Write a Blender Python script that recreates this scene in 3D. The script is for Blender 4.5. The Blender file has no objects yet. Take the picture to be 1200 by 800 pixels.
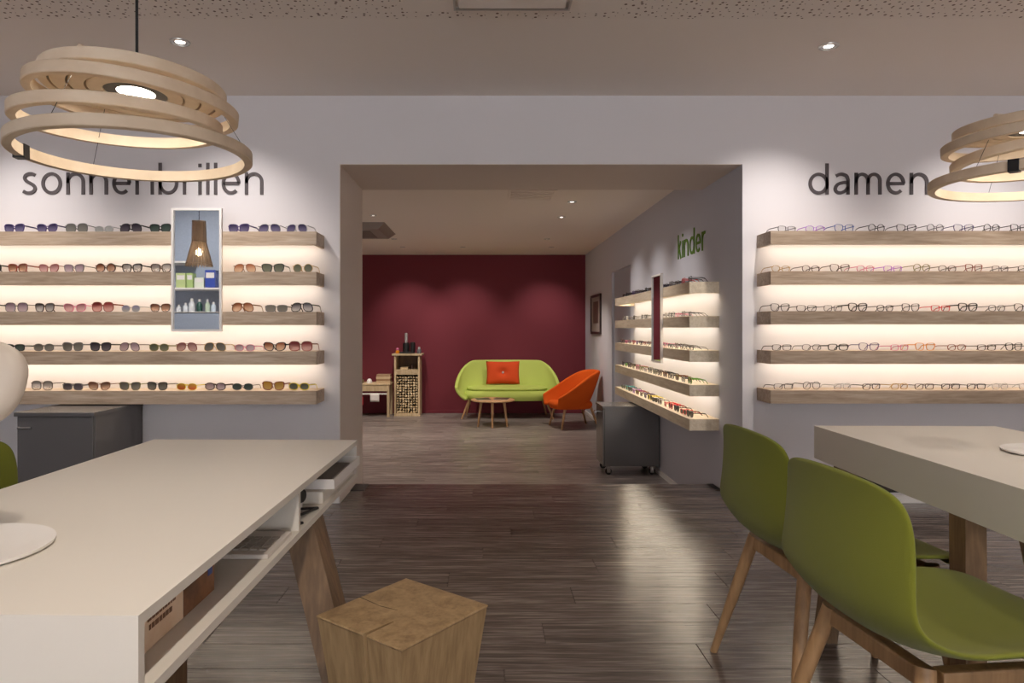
import bpy, bmesh, math, random
from mathutils import Vector, Matrix

random.seed(7)
SC = bpy.context.scene
COL = bpy.data.collections.new('shop')
SC.collection.children.link(COL)
PI = math.pi

# ------------------------------------------------------------------ camera
EYE = 1.12
cd = bpy.data.cameras.new('camera')
cam = bpy.data.objects.new('camera', cd)
COL.objects.link(cam)
cd.sensor_width = 36.0
cd.lens = 24.0
cd.shift_x = (600 - 567) / 1200
cd.shift_y = (385 - 400) / 1200
cd.clip_start = 0.02
cam.location = (0, 0, EYE)
cam.rotation_euler = (PI / 2, 0, 0)
SC.camera = cam

# ------------------------------------------------------------------ world (dusk daylight, enters by the shop windows behind the camera)
W = bpy.data.worlds.new('dusk')
W.use_nodes = True
SC.world = W
W.node_tree.nodes['Background'].inputs[0].default_value = (0.97, 0.975, 1.0, 1)
W.node_tree.nodes['Background'].inputs[1].default_value = 7.4
# ------------------------------------------------------------------ exposure / colour
vs = SC.view_settings
vs.view_transform = 'Standard'
vs.look = 'None'
vs.gamma = 1.0
vs.exposure = 0.0
vs.use_curve_mapping = False
SC.cycles.use_denoising = True
SC.cycles.max_bounces = 8
SC.cycles.diffuse_bounces = 5
SC.cycles.transparent_max_bounces = 16
SC.cycles.sample_clamp_indirect = 6.0
SC.cycles.caustics_reflective = False
SC.cycles.caustics_refractive = False
# light levels, all in one place
P_WASH = 62.0        # front wall washers (W)
P_ROOM = 120.0        # front downlights added out of view, for fill
P_KIDS = 30.0        # washers along the side wall of the back room
P_RED = 62.0         # washers on the far wall
P_BACK = 120.0        # other back-room downlights, seen and added
E_LED = 10.0         # shelf LED strips (emission)
E_PEND = 125.0        # pendant LED disc (emission)
WARM = (1.0, 0.88, 0.76)
WASHC = (1.0, 0.93, 0.88)
LEDC = (1.0, 0.88, 0.70)

# ------------------------------------------------------------------ materials
def srgb(r, g, b):
    def f(c):
        c /= 255.0
        return c / 12.92 if c <= 0.04045 else ((c + 0.055) / 1.055) ** 2.4
    return (f(r), f(g), f(b), 1.0)

def newmat(name):
    m = bpy.data.materials.new(name)
    m.use_nodes = True
    nt = m.node_tree
    return m, nt, nt.nodes['Principled BSDF']

def plain(name, col, rough=0.5, metal=0.0, bump=0.0, bscale=200.0, vary=0.0, spec=0.5, sheen=0.0):
    m, nt, p = newmat(name)
    p.inputs['Base Color'].default_value = col
    p.inputs['Roughness'].default_value = rough
    p.inputs['Metallic'].default_value = metal
    p.inputs['Specular IOR Level'].default_value = spec
    if sheen:
        p.inputs['Sheen Weight'].default_value = sheen
    if bump or vary:
        tc = nt.nodes.new('ShaderNodeTexCoord')
        nz = nt.nodes.new('ShaderNodeTexNoise')
        nz.inputs['Scale'].default_value = bscale
        nz.inputs['Detail'].default_value = 4
        nt.links.new(tc.outputs['Object'], nz.inputs['Vector'])
        if bump:
            b = nt.nodes.new('ShaderNodeBump')
            b.inputs['Strength'].default_value = bump
            b.inputs['Distance'].default_value = 0.002
            nt.links.new(nz.outputs['Fac'], b.inputs['Height'])
            nt.links.new(b.outputs['Normal'], p.inputs['Normal'])
        if vary:
            mx = nt.nodes.new('ShaderNodeMix')
            mx.data_type = 'RGBA'
            mx.inputs['A'].default_value = tuple(c * (1 - vary) for c in col[:3]) + (1,)
            mx.inputs['B'].default_value = tuple(min(1, c * (1 + vary)) for c in col[:3]) + (1,)
            nt.links.new(nz.outputs['Fac'], mx.inputs['Factor'])
            nt.links.new(mx.outputs['Result'], p.inputs['Base Color'])
    return m

def wood(name, dark, mid, light, axis='X', scale=1.0, rough=0.5, rnd='object', stretch=14.0, bump=0.25, spec=0.5):
    m, nt, p = newmat(name)
    N, L = nt.nodes.new, nt.links.new
    tc = N('ShaderNodeTexCoord')
    mp = N('ShaderNodeMapping')
    s = [stretch * scale] * 3
    s['XYZ'.index(axis)] = 1.0 * scale
    mp.inputs['Scale'].default_value = s
    if rnd == 'object':
        oi = N('ShaderNodeObjectInfo')
        ro = oi.outputs['Random']
    else:
        oi = N('ShaderNodeNewGeometry')
        ro = oi.outputs['Random Per Island']
    mul = N('ShaderNodeMath'); mul.operation = 'MULTIPLY'; mul.inputs[1].default_value = 37.0
    L(ro, mul.inputs[0])
    cmb = N('ShaderNodeCombineXYZ')
    for k in range(3):
        L(mul.outputs[0], cmb.inputs[k])
    add = N('ShaderNodeVectorMath'); add.operation = 'ADD'
    L(tc.outputs['Object'], add.inputs[0]); L(cmb.outputs[0], add.inputs[1])
    L(add.outputs[0], mp.inputs['Vector'])
    n1 = N('ShaderNodeTexNoise'); n1.inputs['Scale'].default_value = 2.2; n1.inputs['Detail'].default_value = 6
    n1.inputs['Roughness'].default_value = 0.62; n1.inputs['Distortion'].default_value = 0.6
    L(mp.outputs[0], n1.inputs['Vector'])
    n2 = N('ShaderNodeTexNoise'); n2.inputs['Scale'].default_value = 9.0; n2.inputs['Detail'].default_value = 3
    L(mp.outputs[0], n2.inputs['Vector'])
    mxf = N('ShaderNodeMath'); mxf.operation = 'MULTIPLY_ADD'
    mxf.inputs[1].default_value = 0.35; 
    L(n2.outputs['Fac'], mxf.inputs[0])
    h = N('ShaderNodeMath'); h.operation = 'MULTIPLY'; h.inputs[1].default_value = 0.65
    L(n1.outputs['Fac'], h.inputs[0]); L(h.outputs[0], mxf.inputs[2])
    cr = N('ShaderNodeValToRGB')
    cr.color_ramp.elements[0].position = 0.30; cr.color_ramp.elements[0].color = dark
    cr.color_ramp.elements[1].position = 0.70; cr.color_ramp.elements[1].color = light
    e = cr.color_ramp.elements.new(0.5); e.color = mid
    L(mxf.outputs[0], cr.inputs['Fac'])
    hs = N('ShaderNodeHueSaturation')
    mr = N('ShaderNodeMapRange'); mr.inputs['To Min'].default_value = 0.86; mr.inputs['To Max'].default_value = 1.14
    L(ro, mr.inputs['Value']); L(mr.outputs[0], hs.inputs['Value'])
    L(cr.outputs['Color'], hs.inputs['Color'])
    L(hs.outputs['Color'], p.inputs['Base Color'])
    p.inputs['Roughness'].default_value = rough
    p.inputs['Specular IOR Level'].default_value = spec
    b = N('ShaderNodeBump'); b.inputs['Strength'].default_value = bump; b.inputs['Distance'].default_value = 0.001
    L(mxf.outputs[0], b.inputs['Height']); L(b.outputs['Normal'], p.inputs['Normal'])
    return m

def emit(name, col, strength):
    m, nt, p = newmat(name)
    p.inputs['Base Color'].default_value = (0.8, 0.8, 0.8, 1)
    p.inputs['Emission Color'].default_value = tuple(col[:3]) + (1,)
    p.inputs['Emission Strength'].default_value = strength
    return m

def lens_mat(name, top, bottom, alpha_top, alpha_bottom):
    """tinted sunglass lens: the tint fades from the top to the bottom of the lens (as graded lenses do)"""
    m = bpy.data.materials.new(name); m.use_nodes = True
    nt = m.node_tree; nt.nodes.clear()
    N, L = nt.nodes.new, nt.links.new
    out = N('ShaderNodeOutputMaterial')
    tc = N('ShaderNodeTexCoord'); sp = N('ShaderNodeSeparateXYZ'); L(tc.outputs['Object'], sp.inputs[0])
    mr = N('ShaderNodeMapRange'); mr.inputs['From Min'].default_value = 0.006; mr.inputs['From Max'].default_value = 0.044
    L(sp.outputs['Z'], mr.inputs['Value'])
    mc = N('ShaderNodeMix'); mc.data_type = 'RGBA'; mc.inputs['A'].default_value = bottom; mc.inputs['B'].default_value = top
    L(mr.outputs[0], mc.inputs['Factor'])
    ma = N('ShaderNodeMapRange'); ma.inputs['To Min'].default_value = alpha_bottom; ma.inputs['To Max'].default_value = alpha_top
    L(mr.outputs[0], ma.inputs['Value'])
    pr = N('ShaderNodeBsdfPrincipled'); pr.inputs['Roughness'].default_value = 0.08
    L(mc.outputs['Result'], pr.inputs['Base Color'])
    tr = N('ShaderNodeBsdfTransparent')
    ms = N('ShaderNodeMixShader')
    L(ma.outputs[0], ms.inputs[0]); L(tr.outputs[0], ms.inputs[1]); L(pr.outputs[0], ms.inputs[2])
    L(ms.outputs[0], out.inputs[0])
    return m

def clear_mat(name, col=(1, 1, 1, 1), fac=0.08):
    m = bpy.data.materials.new(name); m.use_nodes = True
    nt = m.node_tree; nt.nodes.clear()
    N, L = nt.nodes.new, nt.links.new
    out = N('ShaderNodeOutputMaterial'); tr = N('ShaderNodeBsdfTransparent'); tr.inputs[0].default_value = col
    gl = N('ShaderNodeBsdfGlossy'); gl.inputs['Roughness'].default_value = 0.03
    ms = N('ShaderNodeMixShader'); ms.inputs[0].default_value = fac
    L(tr.outputs[0], ms.inputs[1]); L(gl.outputs[0], ms.inputs[2]); L(ms.outputs[0], out.inputs[0])
    return m

def perforated():
    m, nt, p = newmat('perforated plaster')
    N, L = nt.nodes.new, nt.links.new
    p.inputs['Roughness'].default_value = 0.9
    tc = N('ShaderNodeTexCoord')
    v = N('ShaderNodeTexVoronoi'); v.inputs['Scale'].default_value = 27.0; v.inputs['Randomness'].default_value = 0.75
    v.voronoi_dimensions = '2D'
    L(tc.outputs['Object'], v.inputs['Vector'])
    sp = N('ShaderNodeSeparateColor'); L(v.outputs['Color'], sp.inputs[0])
    mr = N('ShaderNodeMapRange'); mr.inputs['To Min'].default_value = 0.06; mr.inputs['To Max'].default_value = 0.20
    L(sp.outputs[0], mr.inputs['Value'])
    lt = N('ShaderNodeMath'); lt.operation = 'LESS_THAN'
    L(v.outputs['Distance'], lt.inputs[0]); L(mr.outputs[0], lt.inputs[1])
    mx = N('ShaderNodeMix'); mx.data_type = 'RGBA'
    mx.inputs['A'].default_value = srgb(240, 232, 225); mx.inputs['B'].default_value = srgb(124, 104, 96)
    L(lt.outputs[0], mx.inputs['Factor']); L(mx.outputs['Result'], p.inputs['Base Color'])
    b = N('ShaderNodeBump'); b.invert = True; b.inputs['Strength'].default_value = 0.6; b.inputs['Distance'].default_value = 0.004
    L(lt.outputs[0], b.inputs['Height']); L(b.outputs['Normal'], p.inputs['Normal'])
    return m

M = {}
M['wall'] = plain('white wall paint', srgb(226, 222, 224), 0.85, bump=0.05, bscale=300)
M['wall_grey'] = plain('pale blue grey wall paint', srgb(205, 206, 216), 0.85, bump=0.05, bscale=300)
M['jamb'] = plain('warm white paint', srgb(222, 210, 202), 0.85, bump=0.05, bscale=300)
M['red'] = plain('wine red wall paint', srgb(112, 34, 46), 0.75, bump=0.05, bscale=300)
M['ceiling'] = plain('ceiling paint', srgb(242, 234, 227), 0.9, bump=0.03, bscale=300)
M['perf'] = perforated()
M['white'] = plain('white lacquer', srgb(236, 232, 228), 0.4)
M['table'] = plain('beige white table coating', srgb(220, 214, 204), 0.45, bump=0.03, bscale=500)
M['greige'] = plain('greige lacquer', srgb(190, 178, 165), 0.5)
M['door'] = plain('blue grey door paint', srgb(182, 186, 198), 0.5)
M['anthracite'] = plain('anthracite lacquer', srgb(104, 101, 101), 0.22, vary=0.05, bscale=2.0)
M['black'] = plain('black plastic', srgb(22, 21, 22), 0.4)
M['chrome'] = plain('brushed steel', srgb(200, 200, 200), 0.25, 1.0)
M['steel'] = plain('silver trim ring', srgb(205, 203, 200), 0.3, 0.8)
M['letter_dark'] = plain('dark grey lettering', srgb(84, 76, 78), 0.6)
M['letter_green'] = plain('green lettering', srgb(92, 128, 34), 0.6)
M['olive'] = plain('olive green felt', srgb(118, 122, 42), 0.95, bump=0.5, bscale=900, vary=0.14, spec=0.15, sheen=0.15)
M['lime'] = plain('lime green upholstery', srgb(186, 202, 104), 0.95, bump=0.4, bscale=500, vary=0.08, spec=0.15)
M['orange'] = plain('orange upholstery', srgb(214, 92, 30), 0.95, bump=0.4, bscale=500, vary=0.08, spec=0.15)
M['orange_red'] = plain('orange red cushion fabric', srgb(206, 78, 40), 0.95, bump=0.4, bscale=500, vary=0.08, spec=0.15)
M['mirror'] = plain('mirror silver', (0.86, 0.88, 0.9, 1), 0.015, 1.0)
M['glass'] = clear_mat('window glass')
M['clear_lens'] = clear_mat('clear spectacle lens', (0.97, 0.97, 0.97, 1), 0.06)
M['led'] = emit('warm shelf LED', LEDC, E_LED)
M['pend_led'] = emit('pendant LED', (1.0, 0.92, 0.80), E_PEND)
M['down'] = emit('downlight lens', (1.0, 0.90, 0.80), 6.0)
M['down_small'] = emit('dim downlight lens', (1.0, 0.88, 0.78), 3.0)
M['floor'] = wood('grey oak floor', srgb(52, 46, 43), srgb(104, 94, 89), srgb(170, 158, 151), 'X', 1.0, 0.22, stretch=26.0, bump=0.2, spec=0.5)
M['floor_far'] = wood('grey oak floor far', srgb(50, 44, 41), srgb(118, 109, 105), srgb(206, 194, 188), 'X', 1.0, 0.36, rnd='island', stretch=26.0, bump=0.22, spec=0.42)
M['shelf_oak'] = wood('limed oak', srgb(148, 126, 104), srgb(182, 160, 137), srgb(206, 188, 166), 'X', 1.0, 0.5, stretch=10.0)
M['shelf_oak_y_lit'] = wood('lightened limed oak along y', srgb(198, 180, 150), srgb(222, 206, 180), srgb(238, 226, 204), 'Y', 1.0, 0.5, stretch=10.0)  # same oak made lighter, in place of light on the fronts
M['stool_oak'] = wood('solid oak', srgb(116, 92, 62), srgb(146, 120, 86), srgb(170, 143, 106), 'Z', 1.2, 0.55, stretch=9.0, bump=0.5)
M['beam_oak'] = wood('dark stained oak beam', srgb(82, 60, 41), srgb(114, 88, 62), srgb(142, 112, 80), 'Z', 1.2, 0.55, stretch=9.0)
M['leg_oak'] = wood('oiled oak', srgb(150, 112, 74), srgb(184, 144, 102), srgb(202, 164, 122), 'Z', 1.0, 0.5, stretch=10.0)
M['chair_oak'] = wood('darker oiled oak', srgb(128, 96, 64), srgb(162, 126, 88), srgb(182, 146, 106), 'Z', 1.0, 0.5, stretch=10.0)
M['lamp_wood'] = wood('birch plywood', srgb(198, 174, 146), srgb(214, 193, 167), srgb(228, 211, 188), 'X', 1.0, 0.55, stretch=2.0, bump=0.1)
M['pale_wood'] = wood('pale pine', srgb(170, 146, 112), srgb(196, 174, 138), srgb(214, 194, 160), 'Z', 1.0, 0.6, stretch=8.0)
M['log_end'] = wood('split firewood', srgb(190, 164, 124), srgb(226, 204, 164), srgb(242, 226, 192), 'Y', 6.0, 0.8, stretch=2.0)

# ------------------------------------------------------------------ helpers
class MB:
    """collects shapes in one bmesh and links them as ONE mesh object"""
    def __init__(self):
        self.bm = bmesh.new()

    def box(self, x0, x1, y0, y1, z0, z1, bevel=0.0, mtx=None, seg=2):
        r = bmesh.ops.create_cube(self.bm, size=1.0)
        vs_ = r['verts']
        for v in vs_:
            v.co = Vector(((x0 + x1) / 2 + v.co.x * (x1 - x0), (y0 + y1) / 2 + v.co.y * (y1 - y0), (z0 + z1) / 2 + v.co.z * (z1 - z0)))
        if bevel:
            es = list({e for v in vs_ for e in v.link_edges})
            r2 = bmesh.ops.bevel(self.bm, geom=es, offset=bevel, segments=seg, affect='EDGES', profile=0.6)
            vs_ = list({v for f in r2['faces'] for v in f.verts} | {v for v in vs_ if v.is_valid})
        if mtx is not None:
            bmesh.ops.transform(self.bm, matrix=mtx, verts=vs_)
        return self

    def prism(self, bottom, top):
        """closed prism between two point loops of the same length"""
        n = len(bottom)
        a = [self.bm.verts.new(p) for p in bottom]
        b = [self.bm.verts.new(p) for p in top]
        self.bm.faces.new(a[::-1]); self.bm.faces.new(b)
        for i in range(n):
            j = (i + 1) % n
            self.bm.faces.new((a[i], a[j], b[j], b[i]))
        return self

    def rod(self, p, q, r0, r1=None, n=12, cap=True):
        """round tapered bar from p to q"""
        r1 = r0 if r1 is None else r1
        p, q = Vector(p), Vector(q)
        d = (q - p).normalized()
        u = d.orthogonal().normalized(); w = d.cross(u)
        A, B = [], []
        for i in range(n):
            t = 2 * PI * i / n
            o = u * math.cos(t) + w * math.sin(t)
            A.append(self.bm.verts.new(p + o * r0)); B.append(self.bm.verts.new(q + o * r1))
        for i in range(n):
            j = (i + 1) % n
            self.bm.faces.new((A[i], A[j], B[j], B[i]))
        if cap:
            self.bm.faces.new(A[::-1]); self.bm.faces.new(B)
        return self

    def path(self, pts, r, n=8):
        for a, b in zip(pts, pts[1:]):
            self.rod(a, b, r, r, n)
        return self

    def lathe(self, prof, n=32, at=(0, 0, 0), mtx=None, closed=False):
        """prof: list of (r, z); revolve about z"""
        rings = []
        new = []
        for r, z in prof:
            if r < 1e-6:
                v = self.bm.verts.new((at[0], at[1], at[2] + z)); rings.append([v]); new.append(v)
            else:
                ring = [self.bm.verts.new((at[0] + r * math.cos(2 * PI * i / n), at[1] + r * math.sin(2 * PI * i / n), at[2] + z)) for i in range(n)]
                rings.append(ring); new += ring
        prs = list(zip(rings, rings[1:]))
        if closed:
            prs.append((rings[-1], rings[0]))
        for A, B in prs:
            for i in range(n):
                j = (i + 1) % n
                if len(A) == 1 and len(B) == 1:
                    continue
                if len(A) == 1:
                    self.bm.faces.new((A[0], B[i], B[j]))
                elif len(B) == 1:
                    self.bm.faces.new((A[i], A[j], B[0]))
                else:
                    self.bm.faces.new((A[i], A[j], B[j], B[i]))
        if mtx is not None:
            bmesh.ops.transform(self.bm, matrix=mtx, verts=new)
        return self

    def grid(self, P):
        """P[i][j] points -> quad sheet"""
        V = [[self.bm.verts.new(p) for p in row] for row in P]
        for i in range(len(V) - 1):
            for j in range(len(V[0]) - 1):
                self.bm.faces.new((V[i][j], V[i][j + 1], V[i + 1][j + 1], V[i + 1][j]))
        return self

    def mesh(self, name, smooth=None):
        bmesh.ops.recalc_face_normals(self.bm, faces=self.bm.faces)
        me = bpy.data.meshes.new(name)
        self.bm.to_mesh(me); self.bm.free()
        if smooth is not None:
            me.polygons.foreach_set('use_smooth', [True] * len(me.polygons))
            me.set_sharp_from_angle(angle=math.radians(smooth))
        return me

    def build(self, name, mat, parent=None, smooth=None, loc=None):
        me = self.mesh(name, smooth)
        if mat is not None:
            me.materials.append(mat)
        return link(name, me, parent, loc)

def link(name, me, parent=None, loc=None):
    o = bpy.data.objects.new(name, me)
    COL.objects.link(o)
    if parent is not None:
        o.parent = parent
    if loc is not None:
        o.location = loc
    return o

def thing(name, label, cat, loc=(0, 0, 0), rz=0.0, group=None):
    o = bpy.data.objects.new(name, None)
    o.empty_display_size = 0.05
    COL.objects.link(o)
    o.location = loc
    o.rotation_euler = (0, 0, rz)
    return tag(o, label, cat, group)

def tag(o, label, cat, group=None):
    o['label'] = label
    o['category'] = cat
    if group:
        o['group'] = group
    return o

def struct(o, label=None):
    o['kind'] = 'structure'
    if label:
        o['label'] = label
    return o

def clone(o, parent=None):
    c = o.copy()
    COL.objects.link(c)
    c.parent = parent
    for ch in list(o.children):
        clone(ch, c)
    return c

def mat_on(o, m):
    o.material_slots[0].link = 'OBJECT'
    o.material_slots[0].material = m

def spot(name, loc, target, power, angle, blend, col, parent, size=0.03):
    ld = bpy.data.lights.new(name, 'SPOT')
    ld.energy = power; ld.color = col
    ld.spot_size = math.radians(angle); ld.spot_blend = blend
    ld.shadow_soft_size = size
    o = bpy.data.objects.new(name, ld)
    COL.objects.link(o)
    d = Vector(target) - Vector(loc)
    o.rotation_euler = d.to_track_quat('-Z', 'Y').to_euler()
    o.location = Vector(loc) - parent.location
    o.parent = parent
    return o

ORD = ['', 'first', 'second', 'third', 'fourth', 'fifth', 'sixth', 'seventh', 'eighth', 'ninth', 'tenth', 'eleventh', 'twelfth', 'thirteenth', 'fourteenth', 'fifteenth', 'sixteenth', 'seventeenth']

# ------------------------------------------------------------------ main dimensions
WY = 4.39                     # plane of the wall with the two big displays
OX0, OX1 = -0.928, 1.663      # passage to the back room
SOFFIT, SOFY = 2.179, 5.19    # underside and rear edge of the passage head
CZ = 2.618                    # front ceiling
STEP = 4.92                   # where the front floor ends
BZ, BC, BY = -0.26, 2.33, 11.18   # back room floor, ceiling, far wall
RX0, RX1, RY0 = -4.3, 4.3, -6.0   # front room
BX0 = -3.9                    # back room's other side

# ------------------------------------------------------------------ structure
# dividing wall with the passage
m = MB()
m.box(RX0, OX0, WY, SOFY, BZ - 0.1, CZ + 0.1)
struct(m.build('wall_back', M['wall']), 'white wall under the sunglasses lettering')
m = MB()
m.box(OX1, RX1, WY, SOFY, BZ - 0.1, CZ + 0.1)
o = struct(m.build('wall_back', M['wall']), 'white wall around the optical frame shelves')
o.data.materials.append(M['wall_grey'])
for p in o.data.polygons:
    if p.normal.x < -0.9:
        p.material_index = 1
m = MB()
m.box(OX0, OX1, WY, SOFY, SOFFIT, CZ + 0.1)
struct(m.build('wall_back', M['wall']), 'white wall head above the passage')
# warm paint inside the passage (reveal boards)
m = MB(); m.box(OX0, OX0 + 0.004, WY + 0.002, SOFY, BZ, SOFFIT)
struct(m.build('trim_1', M['jamb']), 'warm white passage reveal beside the sunglasses wall')
m = MB(); m.box(OX0 + 0.004, OX1 - 0.004, WY + 0.002, SOFY, SOFFIT - 0.004, SOFFIT)
struct(m.build('trim_2', M['jamb']), 'warm white underside of the passage head')
# other front walls
m = MB(); m.box(RX0 - 0.15, RX0, RY0 - 0.2, WY, -0.1, CZ + 0.1); struct(m.build('wall_left', M['wall_grey']))
m = MB(); m.box(RX1, RX1 + 0.15, RY0 - 0.2, WY, -0.1, CZ + 0.1); struct(m.build('wall_right', M['wall']))
# shop front behind the camera: piers, sill, head and three panes
m = MB()
m.box(RX0, RX1, RY0 - 0.2, RY0, -0.1, 0.35); m.box(RX0, RX1, RY0 - 0.2, RY0, 2.3, CZ + 0.1)
for x0, x1 in ((RX0, -3.6), (-1.35, -1.05), (1.05, 1.35), (3.6, RX1)):
    m.box(x0, x1, RY0 - 0.2, RY0, 0.35, 2.3)
struct(m.build('wall_front', M['wall']))
for k, (x0, x1) in enumerate(((-3.6, -1.35), (-1.05, 1.05), (1.35, 3.6))):
    w = thing('window_%d' % (k + 1), 'shop window', 'window'); del w['category']; struct(w)
    m = MB(); m.box(x0, x0 + 0.05, RY0 - 0.14, RY0 - 0.06, 0.35, 2.3); m.box(x1 - 0.05, x1, RY0 - 0.14, RY0 - 0.06, 0.35, 2.3)
    m.box(x0 + 0.05, x1 - 0.05, RY0 - 0.14, RY0 - 0.06, 0.35, 0.40); m.box(x0 + 0.05, x1 - 0.05, RY0 - 0.14, RY0 - 0.06, 2.25, 2.3)
    m.build('window_frame', M['anthracite'], w)
    m = MB(); m.box(x0 + 0.05, x1 - 0.05, RY0 - 0.105, RY0 - 0.095, 0.40, 2.25); m.build('pane', M['glass'], w)
# back room walls
DY0, DY1, DZ = 7.73, 8.87, 1.85     # doorway in the side wall
m = MB()
m.box(OX1, OX1 + 0.3, SOFY, DY0, BZ - 0.1, BC + 0.3); m.box(OX1, OX1 + 0.3, DY1, BY, BZ - 0.1, BC + 0.3); m.box(OX1, OX1 + 0.3, DY0, DY1, DZ, BC + 0.3)
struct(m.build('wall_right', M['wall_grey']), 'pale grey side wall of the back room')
m = MB(); m.box(OX1 + 0.03, OX1 + 0.08, DY0, DY1, BZ - 0.1, DZ)
struct(m.build('door_1', M['door']), 'blue grey door set back behind the end of the shelves')
m = MB(); m.box(BX0, OX1 + 0.3, BY, BY + 0.15, BZ - 0.1, BC + 0.3); struct(m.build('wall_far', M['red']), 'wine red wall behind the sofa')
m = MB(); m.box(BX0 - 0.15, BX0, SOFY, BY, BZ - 0.1, BC + 0.3); struct(m.build('wall_left', M['wall']))
# ceilings
m = MB(); m.box(RX0, RX1, 3.30, WY, CZ, CZ + 0.1); struct(m.build('ceiling', M['ceiling']), 'plain plaster ceiling strip')
m = MB(); m.box(RX0, RX1, RY0 - 0.2, 3.30, CZ, CZ + 0.1); struct(m.build('ceiling', M['perf']), 'perforated acoustic ceiling')
m = MB(); m.box(BX0, OX1 + 0.3, SOFY, BY, BC, BC + 0.1); struct(m.build('ceiling', M['ceiling']), 'white ceiling of the back room')

# floors
m = MB(); m.box(RX0, RX1, RY0 - 0.2, STEP, BZ - 0.1, -0.008)
fl = struct(m.build('floor', M['floor']), 'grey oak plank floor of the front room')
PW, PL = 0.178, 1.22
pm_ = MB(); pm_.box(-PL / 2 + 0.0008, PL / 2 - 0.0008, -PW / 2 + 0.0005, PW / 2 - 0.0005, -0.007, 0.0, 0.0012, seg=1)
plank_me = pm_.mesh('plank'); plank_me.materials.append(M['floor'])
row = 0
y = STEP - PW / 2
while y > 0.75:
    xlim = 0.75 * y + 0.9
    off = (row * 0.437) % 1.0 * PL
    k0 = math.floor((-xlim - off) / PL); k1 = math.ceil((xlim + 0.25 - off) / PL)
    for k in range(k0, k1 + 1):
        x = off + k * PL
        if x - PL / 2 < RX0 or x + PL / 2 > RX1:
            continue
        if abs(x) - PL / 2 > xlim:
            continue
        if y > WY and (x - PL / 2 < OX0 or x + PL / 2 > OX1):
            a, b = max(x - PL / 2, OX0 + 0.005), min(x + PL / 2, OX1 - 0.005)
            if b - a < 0.1:
                continue
            mm = MB(); mm.box(a - x + 0.0008, b - x - 0.0008, -PW / 2 + 0.0005, PW / 2 - 0.0005, -0.007, 0.0, 0.0012, seg=1)
            mm.build('plank', M['floor'], fl, loc=(x, y, 0))
            continue
        link('plank', plank_me, fl, (x, y, 0))
    row += 1
    y -= PW
m = MB(); m.box(BX0, OX1 + 0.3, STEP, BY, BZ - 0.1, BZ - 0.006)
fb = struct(m.build('floor', M['floor_far']), 'lower grey oak floor of the back room')
m = MB()
row = 0
y = STEP + PW / 2
while y < BY:
    off = (row * 0.437) % 1.0 * PL
    for k in range(-4, 3):
        a, b = off + k * PL - PL / 2, off + k * PL + PL / 2
        a, b = max(a, BX0 + 0.01), min(b, OX1 - 0.003)
        if b - a > 0.05:
            m.box(a + 0.0008, b - 0.0008, y - PW / 2 + 0.001, min(y + PW / 2 - 0.001, BY), BZ - 0.006, BZ)
    row += 1
    y += PW
o = m.build('plank_field', M['floor_far'], fb); o['kind'] = 'stuff'

# baseboards
def base(name, x0, x1, y0, y1, z0, h=0.052, lab=None):
    m_ = MB(); m_.box(x0, x1, y0, y1, z0, z0 + h, 0.002, seg=1)
    return struct(m_.build(name, M['white']), lab)
base('baseboard_back', OX1 + 0.0, RX1, WY - 0.012, WY, 0.0)
base('baseboard_back', RX0, OX0, WY - 0.012, WY, 0.0)
base('baseboard_passage', OX1 - 0.012, OX1, WY - 0.012, 4.72, 0.0)
base('baseboard_right', OX1 - 0.012, OX1, STEP + 0.01, DY0, BZ, 0.05)
base('baseboard_right', OX1 - 0.012, OX1, DY1, BY, BZ, 0.05)
bb = base('baseboard_far', BX0, OX1 - 0.012, BY - 0.012, BY, BZ, 0.05)
bb.data.materials.clear(); bb.data.materials.append(M['red'])
# thin dark strips standing in for the shade at the passage feet
m = MB(); m.box(OX0 + 0.005, OX0 + 0.10, 4.72, STEP - 0.002, 0.0, 0.004); struct(m.build('shade_strip_1', M['black']), 'dark strip standing in for shade at the foot of the passage')
m = MB(); m.box(OX1 - 0.055, OX1 - 0.013, 4.73, STEP - 0.002, 0.0, 0.004); struct(m.build('shade_strip_2', M['black']), 'dark strip standing in for shade below the children shelves')

# ------------------------------------------------------------------ downlights
def downlight(x, y, z, target, power, angle, col, label, group=None, r=0.05, mat='down', blend=1.0):
    t = thing('ceiling_downlight', label, 'downlight', (x, y, z), 0, group)
    MB().lathe([(r * 0.72, -0.001), (r * 0.80, -0.009), (r, -0.006), (r * 1.04, 0.0), (r * 0.9, 0.004), (r * 0.72, 0.004)], 24, closed=True).build('trim_ring', M['steel'], t, 40)
    MB().lathe([(0, -0.003), (r * 0.45, -0.003), (r * 0.5, -0.002)], 20).build('lamp_lens', M[mat], t, 40)
    MB().lathe([(r * 0.5, -0.0015), (r * 0.73, -0.004)], 24).build('reflector', M['chrome'], t, 40)
    spot('downlight_beam', (x, y, z - 0.02), target, power, angle, blend, col, t)
    return t
G = 'downlights in the front ceiling out of the picture'
downlight(-1.587, 3.567, CZ, (-1.587, WY, 1.15), P_WASH, 84, WASHC, 'round silver downlight over the sunglasses shelves')
downlight(1.828, 3.62, CZ, (1.828, WY, 1.15), P_WASH, 84, WASHC, 'round silver downlight over the optical frame shelves')
for x in (-2.95, 3.15):
    downlight(x, 3.58, CZ, (x, WY, 1.15), P_WASH, 84, WASHC, 'round silver downlight at the outer end of the %s shelves' % ('sunglasses' if x < 0 else 'optical frame'), G)
for x, y, lab in ((3.0, 1.0, 'beside the closed table'), (-1.5, -2.4, 'towards the shop window on the mirror unit side'), (1.5, -2.4, 'towards the shop window on the closed table side'), (0.0, 0.1, 'over the middle of the shop floor')):  # unseen downlights added as ambient fill for the front room
    downlight(x, y, CZ, (x, y, 0), P_ROOM, 120, WARM, 'added fill downlight ' + lab, G, blend=0.8)
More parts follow.
